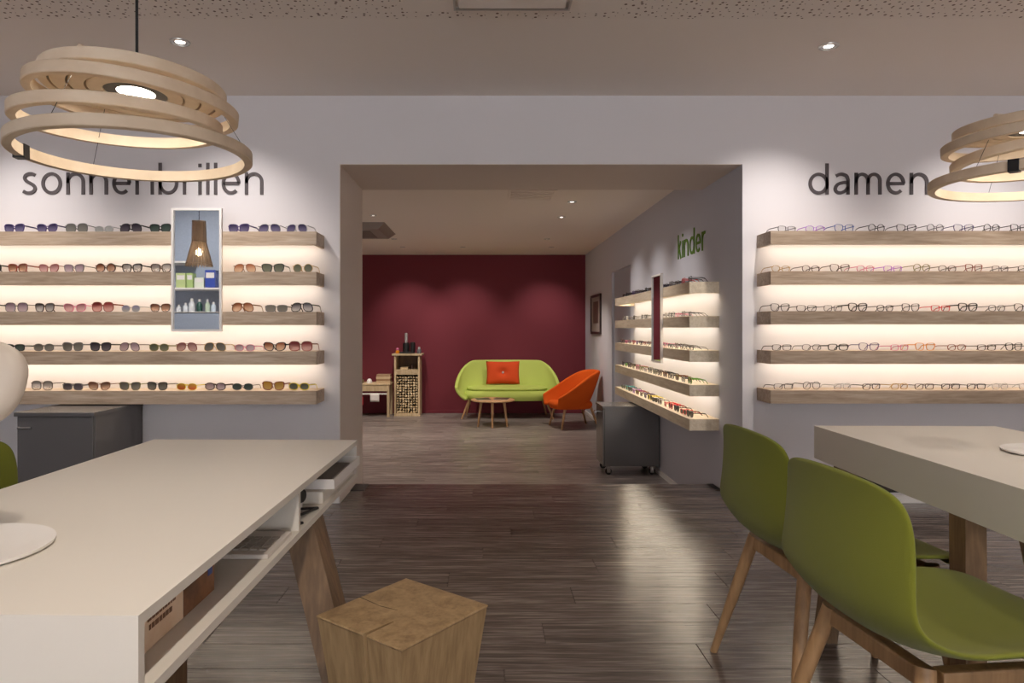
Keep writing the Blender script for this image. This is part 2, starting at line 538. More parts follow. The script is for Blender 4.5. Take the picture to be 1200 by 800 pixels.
downlight(-3.0, 2.0, CZ, (-3.25, 0.4, 1.35), P_ROOM, 90, WASHC, 'added fill downlight in front of the product shelving', G, blend=0.8)  # added out of view to brighten the mirrored shelving
for k, yy in enumerate((5.62, 6.50, 7.39)):
    downlight(0.84, yy, BC, (OX1, yy, 0.95), P_KIDS, 74, WASHC, ['silver downlight just behind the passage head', 'silver downlight nearest the ceiling vent slot', 'silver downlight second in line before the children lettering'][k], None, 0.045)
for k, (x, yy) in enumerate(((-1.2, 10.1), (-0.31, 10.1), (1.0, 10.1))):
    downlight(x, yy, BC, (x, BY, 0.9), P_RED, 70, WASHC, ['small downlight above the firewood cabinet', 'small downlight above the sofa centre', 'small downlight above the orange armchair'][k], None, 0.04, 'down_small')
downlight(-1.18, 7.28, BC, (-1.18, 7.28, 0), P_BACK, 110, WARM, 'small downlight beside the air conditioning cassette', None, 0.04, 'down_small', 0.8)
downlight(0.85, 9.2, BC, (0.7, 9.6, BZ), P_BACK, 100, WARM, 'small downlight in front of the seating corner', None, 0.04, 'down_small', 0.8)
downlight(-1.21, 9.2, BC, (-1.2, 9.6, BZ), P_BACK, 100, WARM, 'small downlight behind the air conditioning cassette', None, 0.04, 'down_small', 0.8)

for yy in (6.6, 9.4):  # extra unseen lamps, added to brighten the back room
    downlight(-2.9, yy, BC, (-2.9, yy, 0), P_BACK, 120, WARM, 'added fill downlight over the hidden %s of the back room' % ('corner' if yy > 8 else 'side'), 'added downlights hidden by the passage wall', 0.04, 'down_small', 0.8)

# air conditioning panel in the front ceiling
t = thing('ceiling_cassette', 'flat white ceiling air panel at the edge of the perforated ceiling', 'ceiling panel', (0.13, 2.75, CZ))
MB().box(-0.51, 0.51, -0.5, 0.47, -0.004, 0.0).build('panel', M['ceiling'], t)
m = MB()
m.box(-0.26, 0.26, 0.425, 0.435, -0.016, -0.004); m.box(-0.26, 0.26, -0.10, -0.09, -0.016, -0.004)
m.box(-0.27, -0.26, -0.10, 0.435, -0.016, -0.004); m.box(0.26, 0.27, -0.10, 0.435, -0.016, -0.004)
m.build('frame', M['steel'], t)
MB().box(-0.245, 0.245, -0.075, 0.41, -0.018, -0.004, 0.003).build('lid', M['ceiling'], t)
# back-room vent and cassette
t = thing('ceiling_vent', 'slim rectangular air vent in the back room ceiling', 'vent', (0.43, 6.15, BC))
m = MB(); m.box(-0.19, 0.19, -0.21, -0.19, -0.008, 0); m.box(-0.19, 0.19, 0.19, 0.21, -0.008, 0); m.box(-0.21, -0.19, -0.21, 0.21, -0.008, 0); m.box(0.19, 0.21, -0.21, 0.21, -0.008, 0)
m.build('frame', M['ceiling'], t)
for k in range(5):
    MB().box(-0.19, 0.19, -0.17 + k * 0.076, -0.125 + k * 0.076, -0.006, -0.001).build('slat', M['ceiling'], t)
t = thing('air_conditioner', 'square grey air conditioning cassette in the back room ceiling', 'air conditioner', (-1.55, 8.25, BC))
m = MB(); m.prism([(-0.34, -0.42, -0.07), (0.34, -0.42, -0.07), (0.34, 0.42, -0.07), (-0.34, 0.42, -0.07)], [(-0.42, -0.5, 0), (0.42, -0.5, 0), (0.42, 0.5, 0), (-0.42, 0.5, 0)])
m.build('panel', plain('grey plastic', srgb(150, 142, 138), 0.5), t)
MB().box(-0.22, 0.22, -0.28, 0.28, -0.076, -0.068).build('grille', plain('grey grille', srgb(120, 112, 108), 0.6), t)

# ------------------------------------------------------------------ lettering on the walls
def arc(cx, cy, rx, ry, a0, a1, n=18):
    return [(cx + rx * math.cos(math.radians(a0 + (a1 - a0) * i / n)), cy + ry * math.sin(math.radians(a0 + (a1 - a0) * i / n))) for i in range(n + 1)]

def smooth_pts(pts, n=6):
    out = []
    P = [pts[0]] + list(pts) + [pts[-1]]
    for i in range(1, len(P) - 2):
        p0, p1, p2, p3 = P[i - 1], P[i], P[i + 1], P[i + 2]
        for k in range(n):
            t_ = k / n
            out.append(tuple(0.5 * (2 * p1[j] + (p2[j] - p0[j]) * t_ + (2 * p0[j] - 5 * p1[j] + 4 * p2[j] - p3[j]) * t_ ** 2 + (3 * p1[j] - p0[j] - 3 * p2[j] + p3[j]) * t_ ** 3) for j in (0, 1)))
    out.append(pts[-1])
    return out

GL = {
    'n': (0.84, [[(0.08, 0), (0.08, 0.99)], [(0.08, 0.5)] + arc(0.42, 0.58, 0.34, 0.345, 180, 0) + [(0.76, 0)]]),
    'm': (1.20, [[(0.08, 0), (0.08, 0.99)], [(0.08, 0.5)] + arc(0.34, 0.62, 0.26, 0.305, 180, 0) + [(0.60, 0)], [(0.60, 0.5)] + arc(0.86, 0.62, 0.26, 0.305, 180, 0) + [(1.12, 0)]]),
    'r': (0.50, [[(0.08, 0), (0.08, 0.99)], [(0.08, 0.5)] + arc(0.42, 0.55, 0.34, 0.37, 180, 72)]),
    'e': (0.84, [arc(0.42, 0.5, 0.345, 0.425, 0, 312, 30), [(0.08, 0.5), (0.80, 0.5)]]),
    'o': (0.92, [arc(0.46, 0.5, 0.385, 0.425, 0, 360, 36)]),
    's': (0.68, [smooth_pts([(0.60, 0.86), (0.47, 0.92), (0.32, 0.925), (0.17, 0.85), (0.13, 0.72), (0.21, 0.60), (0.36, 0.51), (0.52, 0.41), (0.59, 0.27), (0.51, 0.13), (0.35, 0.07), (0.2, 0.08), (0.06, 0.15)])]),
    'b': (0.90, [[(0.08, 0), (0.08, 1.42)], arc(0.45, 0.5, 0.37, 0.425, 0, 360, 36)]),
    'd': (0.90, [[(0.82, 0), (0.82, 1.42)], arc(0.45, 0.5, 0.37, 0.425, 0, 360, 36)]),
    'l': (0.16, [[(0.08, 0), (0.08, 1.42)]]),
    'i': (0.16, [[(0.08, 0), (0.08, 0.99)], [(0.08, 1.22), (0.08, 1.38)]]),
    'a': (0.74, [smooth_pts([(0.13, 0.85), (0.28, 0.915), (0.42, 0.92), (0.58, 0.85), (0.65, 0.68)]) + [(0.65, 0.3), (0.65, 0)],
                 smooth_pts([(0.65, 0.56), (0.42, 0.54), (0.2, 0.46), (0.09, 0.28), (0.14, 0.13), (0.28, 0.075), (0.45, 0.12), (0.58, 0.22), (0.65, 0.36)])]),
    'k': (0.66, [[(0.08, 0), (0.08, 1.42)], [(0.09, 0.44), (0.55, 0.99)], [(0.24, 0.60), (0.60, 0)]]),
}

def letter_mesh(ch, sx, sz, wd=0.145, depth=0.006):
    """letters stand in the xz plane, facing -y; stroke width wd in x-heights"""
    mb = MB()
    for st in GL[ch][1]:
        closed = abs(st[0][0] - st[-1][0]) < 1e-4 and abs(st[0][1] - st[-1][1]) < 1e-4 and len(st) > 3
        pts = [Vector((x, z)) for x, z in st]
        n = len(pts)
        Lf, Rt = [], []
        for i in range(n):
            if closed:
                d = pts[(i + 1) % (n - 1)] - pts[(i - 1) % (n - 1)] if i not in (0, n - 1) else pts[1] - pts[n - 2]
            else:
                d = pts[min(i + 1, n - 1)] - pts[max(i - 1, 0)]
            d.normalize()
            nrm = Vector((-d.y, d.x)) * wd / 2
            Lf.append(pts[i] + nrm); Rt.append(pts[i] - nrm)
        for i in range(n - 1):
            q = [Lf[i], Lf[i + 1], Rt[i + 1], Rt[i]]
            mb.prism([(p.x * sx, -depth, p.y * sz) for p in q], [(p.x * sx, 0, p.y * sz) for p in q])
    bmesh.ops.remove_doubles(mb.bm, verts=mb.bm.verts, dist=1e-5)
    return mb

def word(text, label, origin, width, asc, rz, mat):
    gap = 0.19
    tot = sum(GL[c][0] for c in text) + gap * (len(text) - 1)
    sx, sz = width / tot, asc / 1.42
    t_ = thing('wall_lettering', label, 'sign', origin, rz)
    x = 0.0
    for c in text:
        o_ = letter_mesh(c, sx, sz).build('letter', mat, t_)
        o_.location = (x, 0, 0)
        x += (GL[c][0] + gap) * sx
    return t_
YP = WY - 0.001
word('sonnenbrillen', 'grey wall lettering sonnenbrillen above the sunglasses shelves', ((26 - 567) * YP / 800, YP, 1.12 + 157 * YP / 800), 283 * YP / 800, 0.204, 0, M['letter_dark'])
word('damen', 'grey wall lettering damen above the optical frame shelves', ((947 - 567) * YP / 800, YP, 1.12 + 157 * YP / 800), 141 * YP / 800, 0.200, 0, M['letter_dark'])
# the word reads from the far end towards the camera on the side wall
word('kinder', 'green wall lettering kinder above the children frames', (OX1 - 0.001, 5.835, 1.712), 0.712, 0.205, -PI / 2, M['letter_green']).location.y = 5.835

# ------------------------------------------------------------------ display shelves with LED strips
TH = 0.081
SHZ = [1.7146, 1.468, 1.2235, 0.9805, 0.7386]
KZ = [1.452, 1.209, 0.966, 0.723, 0.481]
SP = 0.21
TOPN = ['top', 'second', 'third', 'fourth', 'lowest']
def shelf(axis, a, b, wall, z, label, lit, group):
    """axis x: along the dividing wall from x=a to b; axis y: along the side wall"""
    h = (b - a) / 2
    loc_ = ((a + b) / 2, wall, z) if axis == 'x' else (wall, (a + b) / 2, z)
    t_ = thing('display_shelf', label, 'shelf', loc_, 0, group)
    def bx(mb, a0, a1, d0, d1, z0, z1):          # along the shelf, out from the wall (negative), height
        return mb.box(a0, a1, d0, d1, z0, z1) if axis == 'x' else mb.box(d0, d1, a0, a1, z0, z1)
    mat = M['shelf_oak'] if axis == 'x' else M['shelf_oak_y_lit']
    if not lit:
        mb = MB(); bx(mb, -h, h, -SP, 0, -TH, 0); mb.build('board', mat, t_)
        return t_
    # hollow board: top plate, front lip and ends around a light channel open below
    mb = MB()
    bx(mb, -h, h, -SP, 0, -TH + 0.040, 0); bx(mb, -h, h, -SP, -SP + 0.030, -TH, -TH + 0.040)
    bx(mb, -h, -h + 0.02, -SP + 0.030, 0, -TH, -TH + 0.040); bx(mb, h - 0.02, h, -SP + 0.030, 0, -TH, -TH + 0.040)
    bmesh.ops.remove_doubles(mb.bm, verts=mb.bm.verts, dist=1e-6)
    mb.build('board', mat, t_)
    mb = MB(); bx(mb, -h + 0.03, h - 0.03, -0.115, -0.070, -TH + 0.034, -TH + 0.040); mb.build('led_strip', M['led'], t_)
    return t_
for k, z in enumerate(SHZ):
    shelf('x', -4.2, -1.026, WY, z, 'oak wall shelf, %s of five below the sonnenbrillen lettering' % TOPN[k], k < 4, 'sunglasses shelves')
for k, z in enumerate(SHZ):
    shelf('x', 1.756, 4.2, WY, z + 0.004, 'oak wall shelf, %s of five below the damen lettering' % TOPN[k], k < 4, 'optical frame shelves')
for k, z in enumerate(KZ):
    shelf('y', 4.823, 7.55, OX1, z, 'oak wall shelf, %s of five below the kinder lettering' % TOPN[k], k < 4, 'children frame shelves')

# ------------------------------------------------------------------ mirrors on the shelves
def mirror(loc, rz, w, h, label):
    t_ = thing('wall_mirror', label, 'mirror', loc, rz)
    f = 0.014
    m_ = MB()
    m_.box(-w / 2, -w / 2 + f, -0.02, 0, 0, h); m_.box(w / 2 - f, w / 2, -0.02, 0, 0, h)
    m_.box(-w / 2 + f, w / 2 - f, -0.02, 0, h - f, h); m_.box(-w / 2 + f, w / 2 - f, -0.02, 0, 0, f)
    m_.build('frame', M['white'], t_)
    MB().box(-w / 2 + f, w / 2 - f, -0.012, -0.002, f, h - f).build('mirror_glass', M['mirror'], t_)
    return t_
mirror((-1.752, WY - SP - 0.001, 1.103), 0, 0.307, 0.752, 'tall white framed mirror hung across the sunglasses shelves')
mirror((OX1 - SP - 0.001, 5.685, 0.84), -PI / 2, 0.31, 0.73, 'tall white framed mirror hung across the children shelves')

# ------------------------------------------------------------------ spectacles
def rim(shape, n=28):
    """outline of one lens around (0,0): list of (x,z); +x is the outer side"""
    P = []
    for i in range(n):
        a = 2 * PI * i / n
        c, s = math.cos(a), math.sin(a)
        def se(c_, e):
            return math.copysign(abs(c_) ** e, c_)
        if shape == 'wayfarer':
            x, z = 0.0262 * se(c, 0.62), 0.0215 * se(s, 0.62); x *= 1 + 0.14 * (z / 0.0215); z += 0.0018 * (x / 0.026)
        elif shape == 'round':
            x, z = 0.0240 * c, 0.0225 * s
        elif shape == 'aviator':
            x, z = 0.0270 * se(c, 0.8), 0.0225 * se(s, 0.75); x += 0.004 * (-z / 0.022); z += -0.002 * (x / 0.027)
        elif shape == 'cat':
            x, z = 0.0275 * se(c, 0.75), 0.0215 * se(s, 0.7); z += 0.0040 * (x / 0.0275); x *= 1 + 0.10 * (z / 0.02)
        elif shape == 'rectangle':
            x, z = 0.0265 * se(c, 0.5), 0.0165 * se(s, 0.55); x *= 1 + 0.06 * (z / 0.0165)
        elif shape == 'large':
            x, z = 0.0290 * se(c, 0.68), 0.0250 * se(s, 0.68)
        else:  # oval
            x, z = 0.0255 * se(c, 0.85), 0.0175 * se(s, 0.8)
        P.append((x, z))
    return P

SHAPES = ('wayfarer', 'round', 'aviator', 'cat', 'rectangle', 'large', 'oval')
GM = {}
for shp in SHAPES:
    R = rim(shp)
    zlow = min(p[1] for p in R); zhi = max(p[1] for p in R); xo = max(p[0] for p in R)
    for thick in (0.0044, 0.0025):
        zc = -zlow + thick
        cx = 0.0085 + xo
        mb = MB()
        n = len(R)
        for s in (-1, 1):
            inn = [(s * (cx + p[0]), zc + p[1]) for p in R]
            outp = []
            for p in R:
                l = math.hypot(*p)
                k = (l + thick) / l
                outp.append((s * (cx + p[0] * k), zc + p[1] * k))
            for i in range(n):
                j = (i + 1) % n
                q = [inn[i], inn[j], outp[j], outp[i]]
                mb.prism([(x, -0.002, z) for x, z in q], [(x, 0.002, z) for x, z in q])
            # end piece towards the hinge
            mb.box(min(s * (cx + xo * 0.85), s * (cx + xo + 0.006)), max(s * (cx + xo * 0.85), s * (cx + xo + 0.006)), -0.002, 0.004, zc + zhi * 0.45, zc + zhi * 0.45 + max(thick, 0.003) * 1.3)
        zb = zc + zhi * (0.72 if shp == 'aviator' else 0.35)
        mb.box(-0.0105, 0.0105, -0.0018, 0.0018, zb, zb + max(thick, 0.0024))
        bmesh.ops.remove_doubles(mb.bm, verts=mb.bm.verts, dist=1e-6)
        fr = mb.mesh('frame'); fr.materials.append(M['black'])
        lens = []
        for s in (-1, 1):
            mb = MB()
            mb.prism([(s * (cx + x), -0.0008, zc + z) for x, z in R], [(s * (cx + x), 0.0008, zc + z) for x, z in R])
            le = mb.mesh('lens'); le.materials.append(M['clear_lens']); lens.append(le)
        tem = []
        tw = 0.0036 if thick > 0.003 else 0.0022
        zt = zc + zhi * 0.45 + 0.002
        for s in (-1, 1):
            mb = MB()
            xh = s * (cx + xo + 0.0045)
            pts = [(xh, 0.002, zt), (xh, 0.075, zt - 0.002), (xh - s * 0.006, 0.105, zt - 0.008), (xh - s * 0.010, 0.128, 0.002)]
            for a, b in zip(pts, pts[1:]):
                mb.prism([(a[0] - 0.0012, a[1], a[2] - tw), (a[0] + 0.0012, a[1], a[2] - tw), (a[0] + 0.0012, a[1], a[2] + tw), (a[0] - 0.0012, a[1], a[2] + tw)],
                         [(b[0] - 0.0012, b[1], b[2] - tw), (b[0] + 0.0012, b[1], b[2] - tw), (b[0] + 0.0012, b[1], b[2] + tw), (b[0] - 0.0012, b[1], b[2] + tw)])
            te = mb.mesh('temple'); te.materials.append(M['black']); tem.append(te)
        GM[(shp, thick > 0.003)] = (fr, lens, tem)

FC = {k: plain(k + ' spectacle frame', srgb(*c), 0.3) for k, c in {
    'black': (24, 22, 24), 'dark brown': (58, 38, 28), 'tortoise': (112, 66, 32), 'grey': (96, 94, 96), 'purple': (70, 54, 108), 'red': (206, 36, 44), 'red brown': (128, 58, 46),
    'gold': (176, 142, 84), 'silver': (176, 176, 178), 'orange': (226, 142, 24), 'yellow': (214, 198, 44), 'green': (92, 156, 34), 'pink': (204, 110, 146), 'blue': (52, 82, 156),
    'teal': (38, 140, 138), 'olive': (112, 108, 58), 'white': (214, 212, 208), 'violet': (166, 96, 204)}.items()}
LC = {
    'purple': lens_mat('purple graded lens', srgb(44, 38, 70), srgb(118, 110, 144), 0.97, 0.7),
    'grey': lens_mat('grey lens', srgb(104, 102, 96), srgb(134, 132, 124), 0.9, 0.75),
    'dark': lens_mat('dark lens', srgb(54, 48, 58), srgb(104, 96, 104), 0.95, 0.8),
    'light grey': lens_mat('light grey lens', srgb(150, 152, 152), srgb(190, 192, 188), 0.7, 0.5),
    'teal': lens_mat('dark green lens', srgb(56, 72, 66), srgb(84, 96, 90), 0.95, 0.9),
    'brown': lens_mat('brown graded lens', srgb(112, 66, 48), srgb(206, 160, 128), 0.9, 0.45),
    'pink': lens_mat('pink graded lens', srgb(150, 92, 98), srgb(220, 176, 172), 0.85, 0.5),
    'red': lens_mat('red graded lens', srgb(150, 58, 58), srgb(224, 170, 160), 0.88, 0.45),
    'orange': lens_mat('orange graded lens', srgb(162, 92, 58), srgb(226, 188, 148), 0.88, 0.5),
    'amber': lens_mat('amber lens', srgb(196, 148, 52), srgb(216, 180, 96), 0.88, 0.75),
    'green': lens_mat('green grey lens', srgb(88, 92, 76), srgb(120, 122, 104), 0.95, 0.9),
    'pale': lens_mat('pale graded lens', srgb(120, 116, 116), srgb(220, 214, 206), 0.7, 0.25),
    'mirror': lens_mat('fire mirror lens', srgb(196, 172, 66), srgb(206, 92, 60), 0.95, 0.95),
    'mauve': lens_mat('mauve lens', srgb(140, 116, 130), srgb(200, 180, 188), 0.85, 0.6),
    'silver': lens_mat('silver flash lens', srgb(128, 124, 164), srgb(162, 162, 160), 0.9, 0.85),
    'gradient': lens_mat('grey graded lens', srgb(84, 82, 86), srgb(206, 202, 200), 0.9, 0.45),
    'clear': M['clear_lens'],
}

def glasses(kind, loc, rz, shp, thick, fcol, lcol, label, group, templecol=None, scale=1.0):
    t_ = thing(kind, label, 'sunglasses' if kind == 'sunglasses' else 'glasses', loc, rz, group)
    t_.scale = (scale,) * 3
    fr, le, te = GM[(shp, thick)]
    o_ = link('frame', fr, t_); mat_on(o_, FC[fcol])
    for l in le:
        o_ = link('lens', l, t_); mat_on(o_, LC[lcol])
    for k_ in te:
        o_ = link('temple', k_, t_); mat_on(o_, FC[templecol or fcol])
    return t_

GLABEL = {True: 'thick', False: 'fine'}
# (picture x of the pair's middle, outline, thick rim, frame colour, lens tint) row by row
SUN = [
    [(17, 'wayfarer', 1, 'purple', 'purple'), (55.5, 'cat', 1, 'purple', 'purple'), (90, 'large', 0, 'grey', 'grey'), (122, 'oval', 0, 'silver', 'light grey'), (153.5, 'aviator', 1, 'black', 'dark'), (188, 'wayfarer', 1, 'black', 'teal'),
     (280, 'wayfarer', 1, 'purple', 'purple'), (316, 'aviator', 0, 'grey', 'purple'), (348, 'aviator', 0, 'silver', 'purple')],
    [(-9, 'round', 1, 'black', 'dark'), (21, 'wayfarer', 1, 'red brown', 'brown'), (57.5, 'cat', 0, 'red brown', 'pink'), (87, 'wayfarer', 0, 'grey', 'mauve'), (124, 'round', 1, 'dark brown', 'brown'), (155, 'wayfarer', 1, 'black', 'pale'), (189, 'wayfarer', 1, 'dark brown', 'pale'),
     (287, 'aviator', 0, 'tortoise', 'orange'), (320, 'wayfarer', 1, 'black', 'green'), (355, 'round', 0, 'gold', 'green')],
    [(-14, 'cat', 1, 'black', 'grey'), (19.5, 'large', 0, 'grey', 'mauve'), (52.5, 'wayfarer', 1, 'dark brown', 'gradient'), (88, 'cat', 0, 'pink', 'pink'), (120.5, 'large', 1, 'red brown', 'red'), (153.5, 'oval', 0, 'silver', 'silver'), (188, 'wayfarer', 0, 'dark brown', 'brown'),
     (284.5, 'aviator', 1, 'tortoise', 'orange'), (324, 'rectangle', 1, 'grey', 'grey'), (354, 'aviator', 1, 'black', 'gradient')],
    [(17, 'rectangle', 1, 'black', 'teal'), (51.5, 'oval', 1, 'grey', 'grey'), (85.5, 'wayfarer', 1, 'grey', 'grey'), (118, 'wayfarer', 1, 'black', 'dark'), (152, 'aviator', 0, 'dark brown', 'mauve'), (186.5, 'oval', 1, 'olive', 'green'),
     (219, 'aviator', 0, 'red brown', 'pink'), (252, 'aviator', 0, 'gold', 'grey'), (287, 'oval', 0, 'pink', 'mauve'), (322, 'cat', 1, 'black', 'orange'), (352.5, 'large', 1, 'red brown', 'red')],
    [(49.5, 'large', 0, 'dark brown', 'pale'), (85.5, 'rectangle', 1, 'grey', 'dark'), (116.5, 'cat', 0, 'tortoise', 'brown'), (152.5, 'wayfarer', 0, 'olive', 'grey'), (184.5, 'wayfarer', 0, 'black', 'grey'),
     (219, 'oval', 0, 'yellow', 'mirror'), (252.5, 'oval', 1, 'dark brown', 'mauve'), (284.5, 'oval', 0, 'grey', 'teal'), (320.5, 'wayfarer', 1, 'red brown', 'amber'), (350.5, 'oval', 1, 'yellow', 'green')],
]
COLW = {'pale': 'pale graded', 'mirror': 'fire coloured', 'gradient': 'grey graded', 'teal': 'deep green', 'dark': 'near black'}
for r, rowg in enumerate(SUN):
    nn = len(rowg)
    for k, (px, shp, th, fc, lc) in enumerate(rowg):
        yf = WY - SP + 0.055
        x = (px - 567) * yf / 800
        lab = '%s sunglasses, %s lenses, %s from the passage end, %s sonnenbrillen shelf' % (fc, COLW.get(lc, lc), ORD[nn - k], TOPN[r])
        glasses('sunglasses', (x, yf, SHZ[r]), math.radians(-9 + random.uniform(-5, 5)), shp, bool(th), fc, lc, lab, 'sunglasses on the wall shelves', scale=1.07)

DAM = [
    [(922, 'rectangle', 0, 'grey'), (955, 'oval', 0, 'violet'), (989, 'wayfarer', 0, 'blue'), (1027, 'round', 0, 'black'), (1062, 'wayfarer', 0, 'black'), (1096, 'round', 0, 'grey'), (1129, 'wayfarer', 0, 'purple'), (1162, 'round', 0, 'black'), (1194, 'wayfarer', 0, 'black')],
    [(915, 'oval', 0, 'gold'), (950, 'oval', 0, 'dark brown'), (984, 'wayfarer', 0, 'dark brown'), (1014, 'oval', 0, 'pink'), (1046, 'rectangle', 0, 'violet'), (1080, 'round', 0, 'olive'), (1110, 'oval', 0, 'dark brown'), (1141, 'wayfarer', 0, 'red brown'), (1172, 'rectangle', 0, 'grey'), (1203, 'oval', 0, 'dark brown')],
    [(914, 'wayfarer', 0, 'black'), (945, 'rectangle', 0, 'black'), (976, 'rectangle', 0, 'grey'), (1005, 'wayfarer', 1, 'black'), (1037, 'oval', 0, 'black'), (1067, 'wayfarer', 0, 'black'), (1102, 'rectangle', 0, 'red'), (1134, 'wayfarer', 1, 'black'), (1168, 'oval', 0, 'grey'), (1200, 'wayfarer', 0, 'black')],
    [(916, 'rectangle', 0, 'black'), (951, 'oval', 0, 'grey'), (982, 'rectangle', 1, 'black'), (1018, 'wayfarer', 0, 'purple'), (1054, 'rectangle', 0, 'pink'), (1084, 'wayfarer', 0, 'orange'), (1121, 'oval', 0, 'red brown'), (1156, 'rectangle', 0, 'dark brown'), (1188, 'wayfarer', 0, 'black'), (1217, 'rectangle', 0, 'black')],
    [(918, 'rectangle', 0, 'grey'), (951, 'round', 0, 'grey'), (987, 'oval', 0, 'silver'), (1021, 'rectangle', 0, 'black'), (1054, 'oval', 0, 'gold'), (1083, 'rectangle', 0, 'dark brown'), (1114, 'rectangle', 0, 'black'), (1144, 'rectangle', 0, 'black'), (1172, 'oval', 0, 'silver'), (1203, 'oval', 0, 'silver')],
]
for r, rowg in enumerate(DAM):
    for k, (px, shp, th, fc) in enumerate(rowg):
        yf = WY - SP + 0.055
        x = (px - 567) * yf / 800
        lab = '%s clear lens glasses, %s from the passage end of the %s damen shelf' % (fc, ORD[k + 1], TOPN[r])
        glasses('eyeglasses', (x, yf, SHZ[r] + 0.004), math.radians(10 + random.uniform(-6, 6)), shp, bool(th), fc, 'clear', lab, 'optical frames on the wall shelves', scale=1.0)

KID = [
    ['black', 'red', 'black', 'grey', 'black', 'purple', 'black', 'dark brown', 'black', 'black', 'black', 'purple', 'black', 'black', 'black'],
    ['black', 'grey', 'pink', 'black', 'silver', 'grey', 'grey', 'silver', 'black', 'grey', 'silver', 'black', 'grey', 'silver', 'grey'],
    ['black', 'grey', 'dark brown', 'black', 'pink', 'black', 'purple', 'grey', 'red brown', 'black', 'purple', 'red brown', 'grey', 'pink', 'dark brown'],
    ['green', 'grey', 'tortoise', 'black', 'black', 'dark brown', 'dark brown', 'grey', 'silver', 'olive', 'pink', 'dark brown', 'dark brown', 'green', 'black'],
    ['black', 'red', 'black', 'red', 'red', 'silver', 'black', 'yellow', 'purple', 'dark brown', 'red brown', 'violet', 'purple', 'teal', 'purple'],
]
SUNK = {4}
for r, rowg in enumerate(KID):
    yk = 4.945
    for k, fc in enumerate(rowg):
        if yk > 7.47:
            break
        shp = ('wayfarer', 'oval', 'rectangle', 'round', 'wayfarer')[(k * 3 + r) % 5]
        thick = r in (0, 3, 4)
        lc = 'clear' if r in (1, 2) or (r == 0) else ('grey' if r == 4 else ('pale' if k % 2 else 'gradient'))
        lab = '%s childrens glasses, %s from the passage end of the %s kinder shelf' % (fc, ORD[k + 1], TOPN[r])
        glasses('eyeglasses', (OX1 - SP + 0.04, yk, KZ[r]), -PI / 2 + math.radians(random.uniform(-8, 8)), shp, thick, fc, lc, lab, 'childrens frames on the side wall shelves', scale=0.9)
        yk += 0.168 + random.uniform(-0.008, 0.012)

# ------------------------------------------------------------------ consultation tables
def lerp(a, b, t_):
    return tuple(a[i] + (b[i] - a[i]) * t_ for i in range(3))

def beam(mb, top, foot, wx, wy):
    mb.prism([(foot[0] - wx / 2, foot[1] - wy / 2, foot[2]), (foot[0] + wx / 2, foot[1] - wy / 2, foot[2]), (foot[0] + wx / 2, foot[1] + wy / 2, foot[2]), (foot[0] - wx / 2, foot[1] + wy / 2, foot[2])],
             [(top[0] - wx / 2, top[1] - wy / 2, top[2]), (top[0] + wx / 2, top[1] - wy / 2, top[2]), (top[0] + wx / 2, top[1] + wy / 2, top[2]), (top[0] - wx / 2, top[1] + wy / 2, top[2])])
    return mb

TW, TLN, TZ, TT = 0.70, 1.43, 0.74, 0.126
def table(loc, rz, label, legs, open_side, bw=(0.08, 0.10)):
    """box-shaped table; open_side=+1 has pigeonholes along its +x side"""
    t_ = thing('consultation_table', label, 'table', loc, rz)
    hx, hy = TW / 2, TLN / 2
    s = 0.016
    z0 = TZ - TT
    # one seamless coated casing, open on its pigeonhole side
    c_ = MB()
    c_.box(-hx, hx, -hy, hy, TZ - s, TZ); c_.box(-hx, hx, -hy, hy, z0, z0 + s)
    c_.box(-hx, hx, -hy, -hy + s, z0 + s, TZ - s); c_.box(-hx, hx, hy - s, hy, z0 + s, TZ - s)
    c_.box(-hx, -hx + s, -hy + s, hy - s, z0 + s, TZ - s)
    if not open_side:
        c_.box(hx - s, hx, -hy + s, hy - s, z0 + s, TZ - s)
    bmesh.ops.remove_doubles(c_.bm, verts=c_.bm.verts, dist=1e-6)
    c_.build('casing', M['table'], t_)
    if open_side:
        MB().box(-0.26, -0.245, -hy + s, hy - s, z0 + s, TZ - s).build('back_panel', M['table'], t_)
        MB().box(-0.245, hx - 0.004, 0.036, 0.050, z0 + s, TZ - s).build('divider', M['table'], t_)
    for top, foot in legs:
        beam(MB(), (top[0], top[1], z0), (foot[0], foot[1], 0.0), bw[0], bw[1]).build('leg', M['beam_oak'], t_)
    return t_
LT = (-0.795, 1.625, 0); RT = (1.632, 1.955, 0)
RZT = math.radians(-1.0)
table(LT, RZT, 'beige white table with open pigeonholes beside the block stool', [((0.305, 0.215), (0.49, 0.13)), ((0.15, -0.27), (0.15, -0.27)), ((-0.29, 0.50), (-0.36, 0.47)), ((-0.24, -0.42), (-0.30, -0.42))], True)
table(RT, RZT, 'closed beige white table behind the two green chairs', [((-0.321, -0.113), (-0.318, -0.113)), ((-0.315, 0.54), (-0.41, 0.50)), ((0.31, -0.133), (0.34, -0.133)), ((0.31, 0.54), (0.40, 0.50))], False, (0.056, 0.066))

def tl(dx, dy, z=0.0, base_=LT):
    """a point given in the left table's own directions"""
    c, s = math.cos(RZT), math.sin(RZT)
    return (base_[0] + dx * c - dy * s, base_[1] + dx * s + dy * c, z)
ZB = TZ - TT + 0.016 + 0.0005       # pigeonhole floor
# keyboard in the pigeonhole, lying across it
t = thing('keyboard', 'flat pale keyboard lying in the table pigeonhole', 'keyboard', tl(0.14, -0.085, ZB), RZT)
MB().box(-0.20, 0.20, -0.085, 0.085, 0, 0.010, 0.002).build('case', plain('pale grey plastic', srgb(206, 198, 190), 0.5), t)
km = MB(); km.box(-0.0078, 0.0078, -0.0072, 0.0072, 0, 0.003); key_me = km.mesh('key'); key_me.materials.append(plain('grey key', srgb(176, 168, 160), 0.6))
for i in range(19):
    for j in range(5):
        link('key', key_me, t, (-0.18 + i * 0.02, -0.052 + j * 0.0195, 0.010))
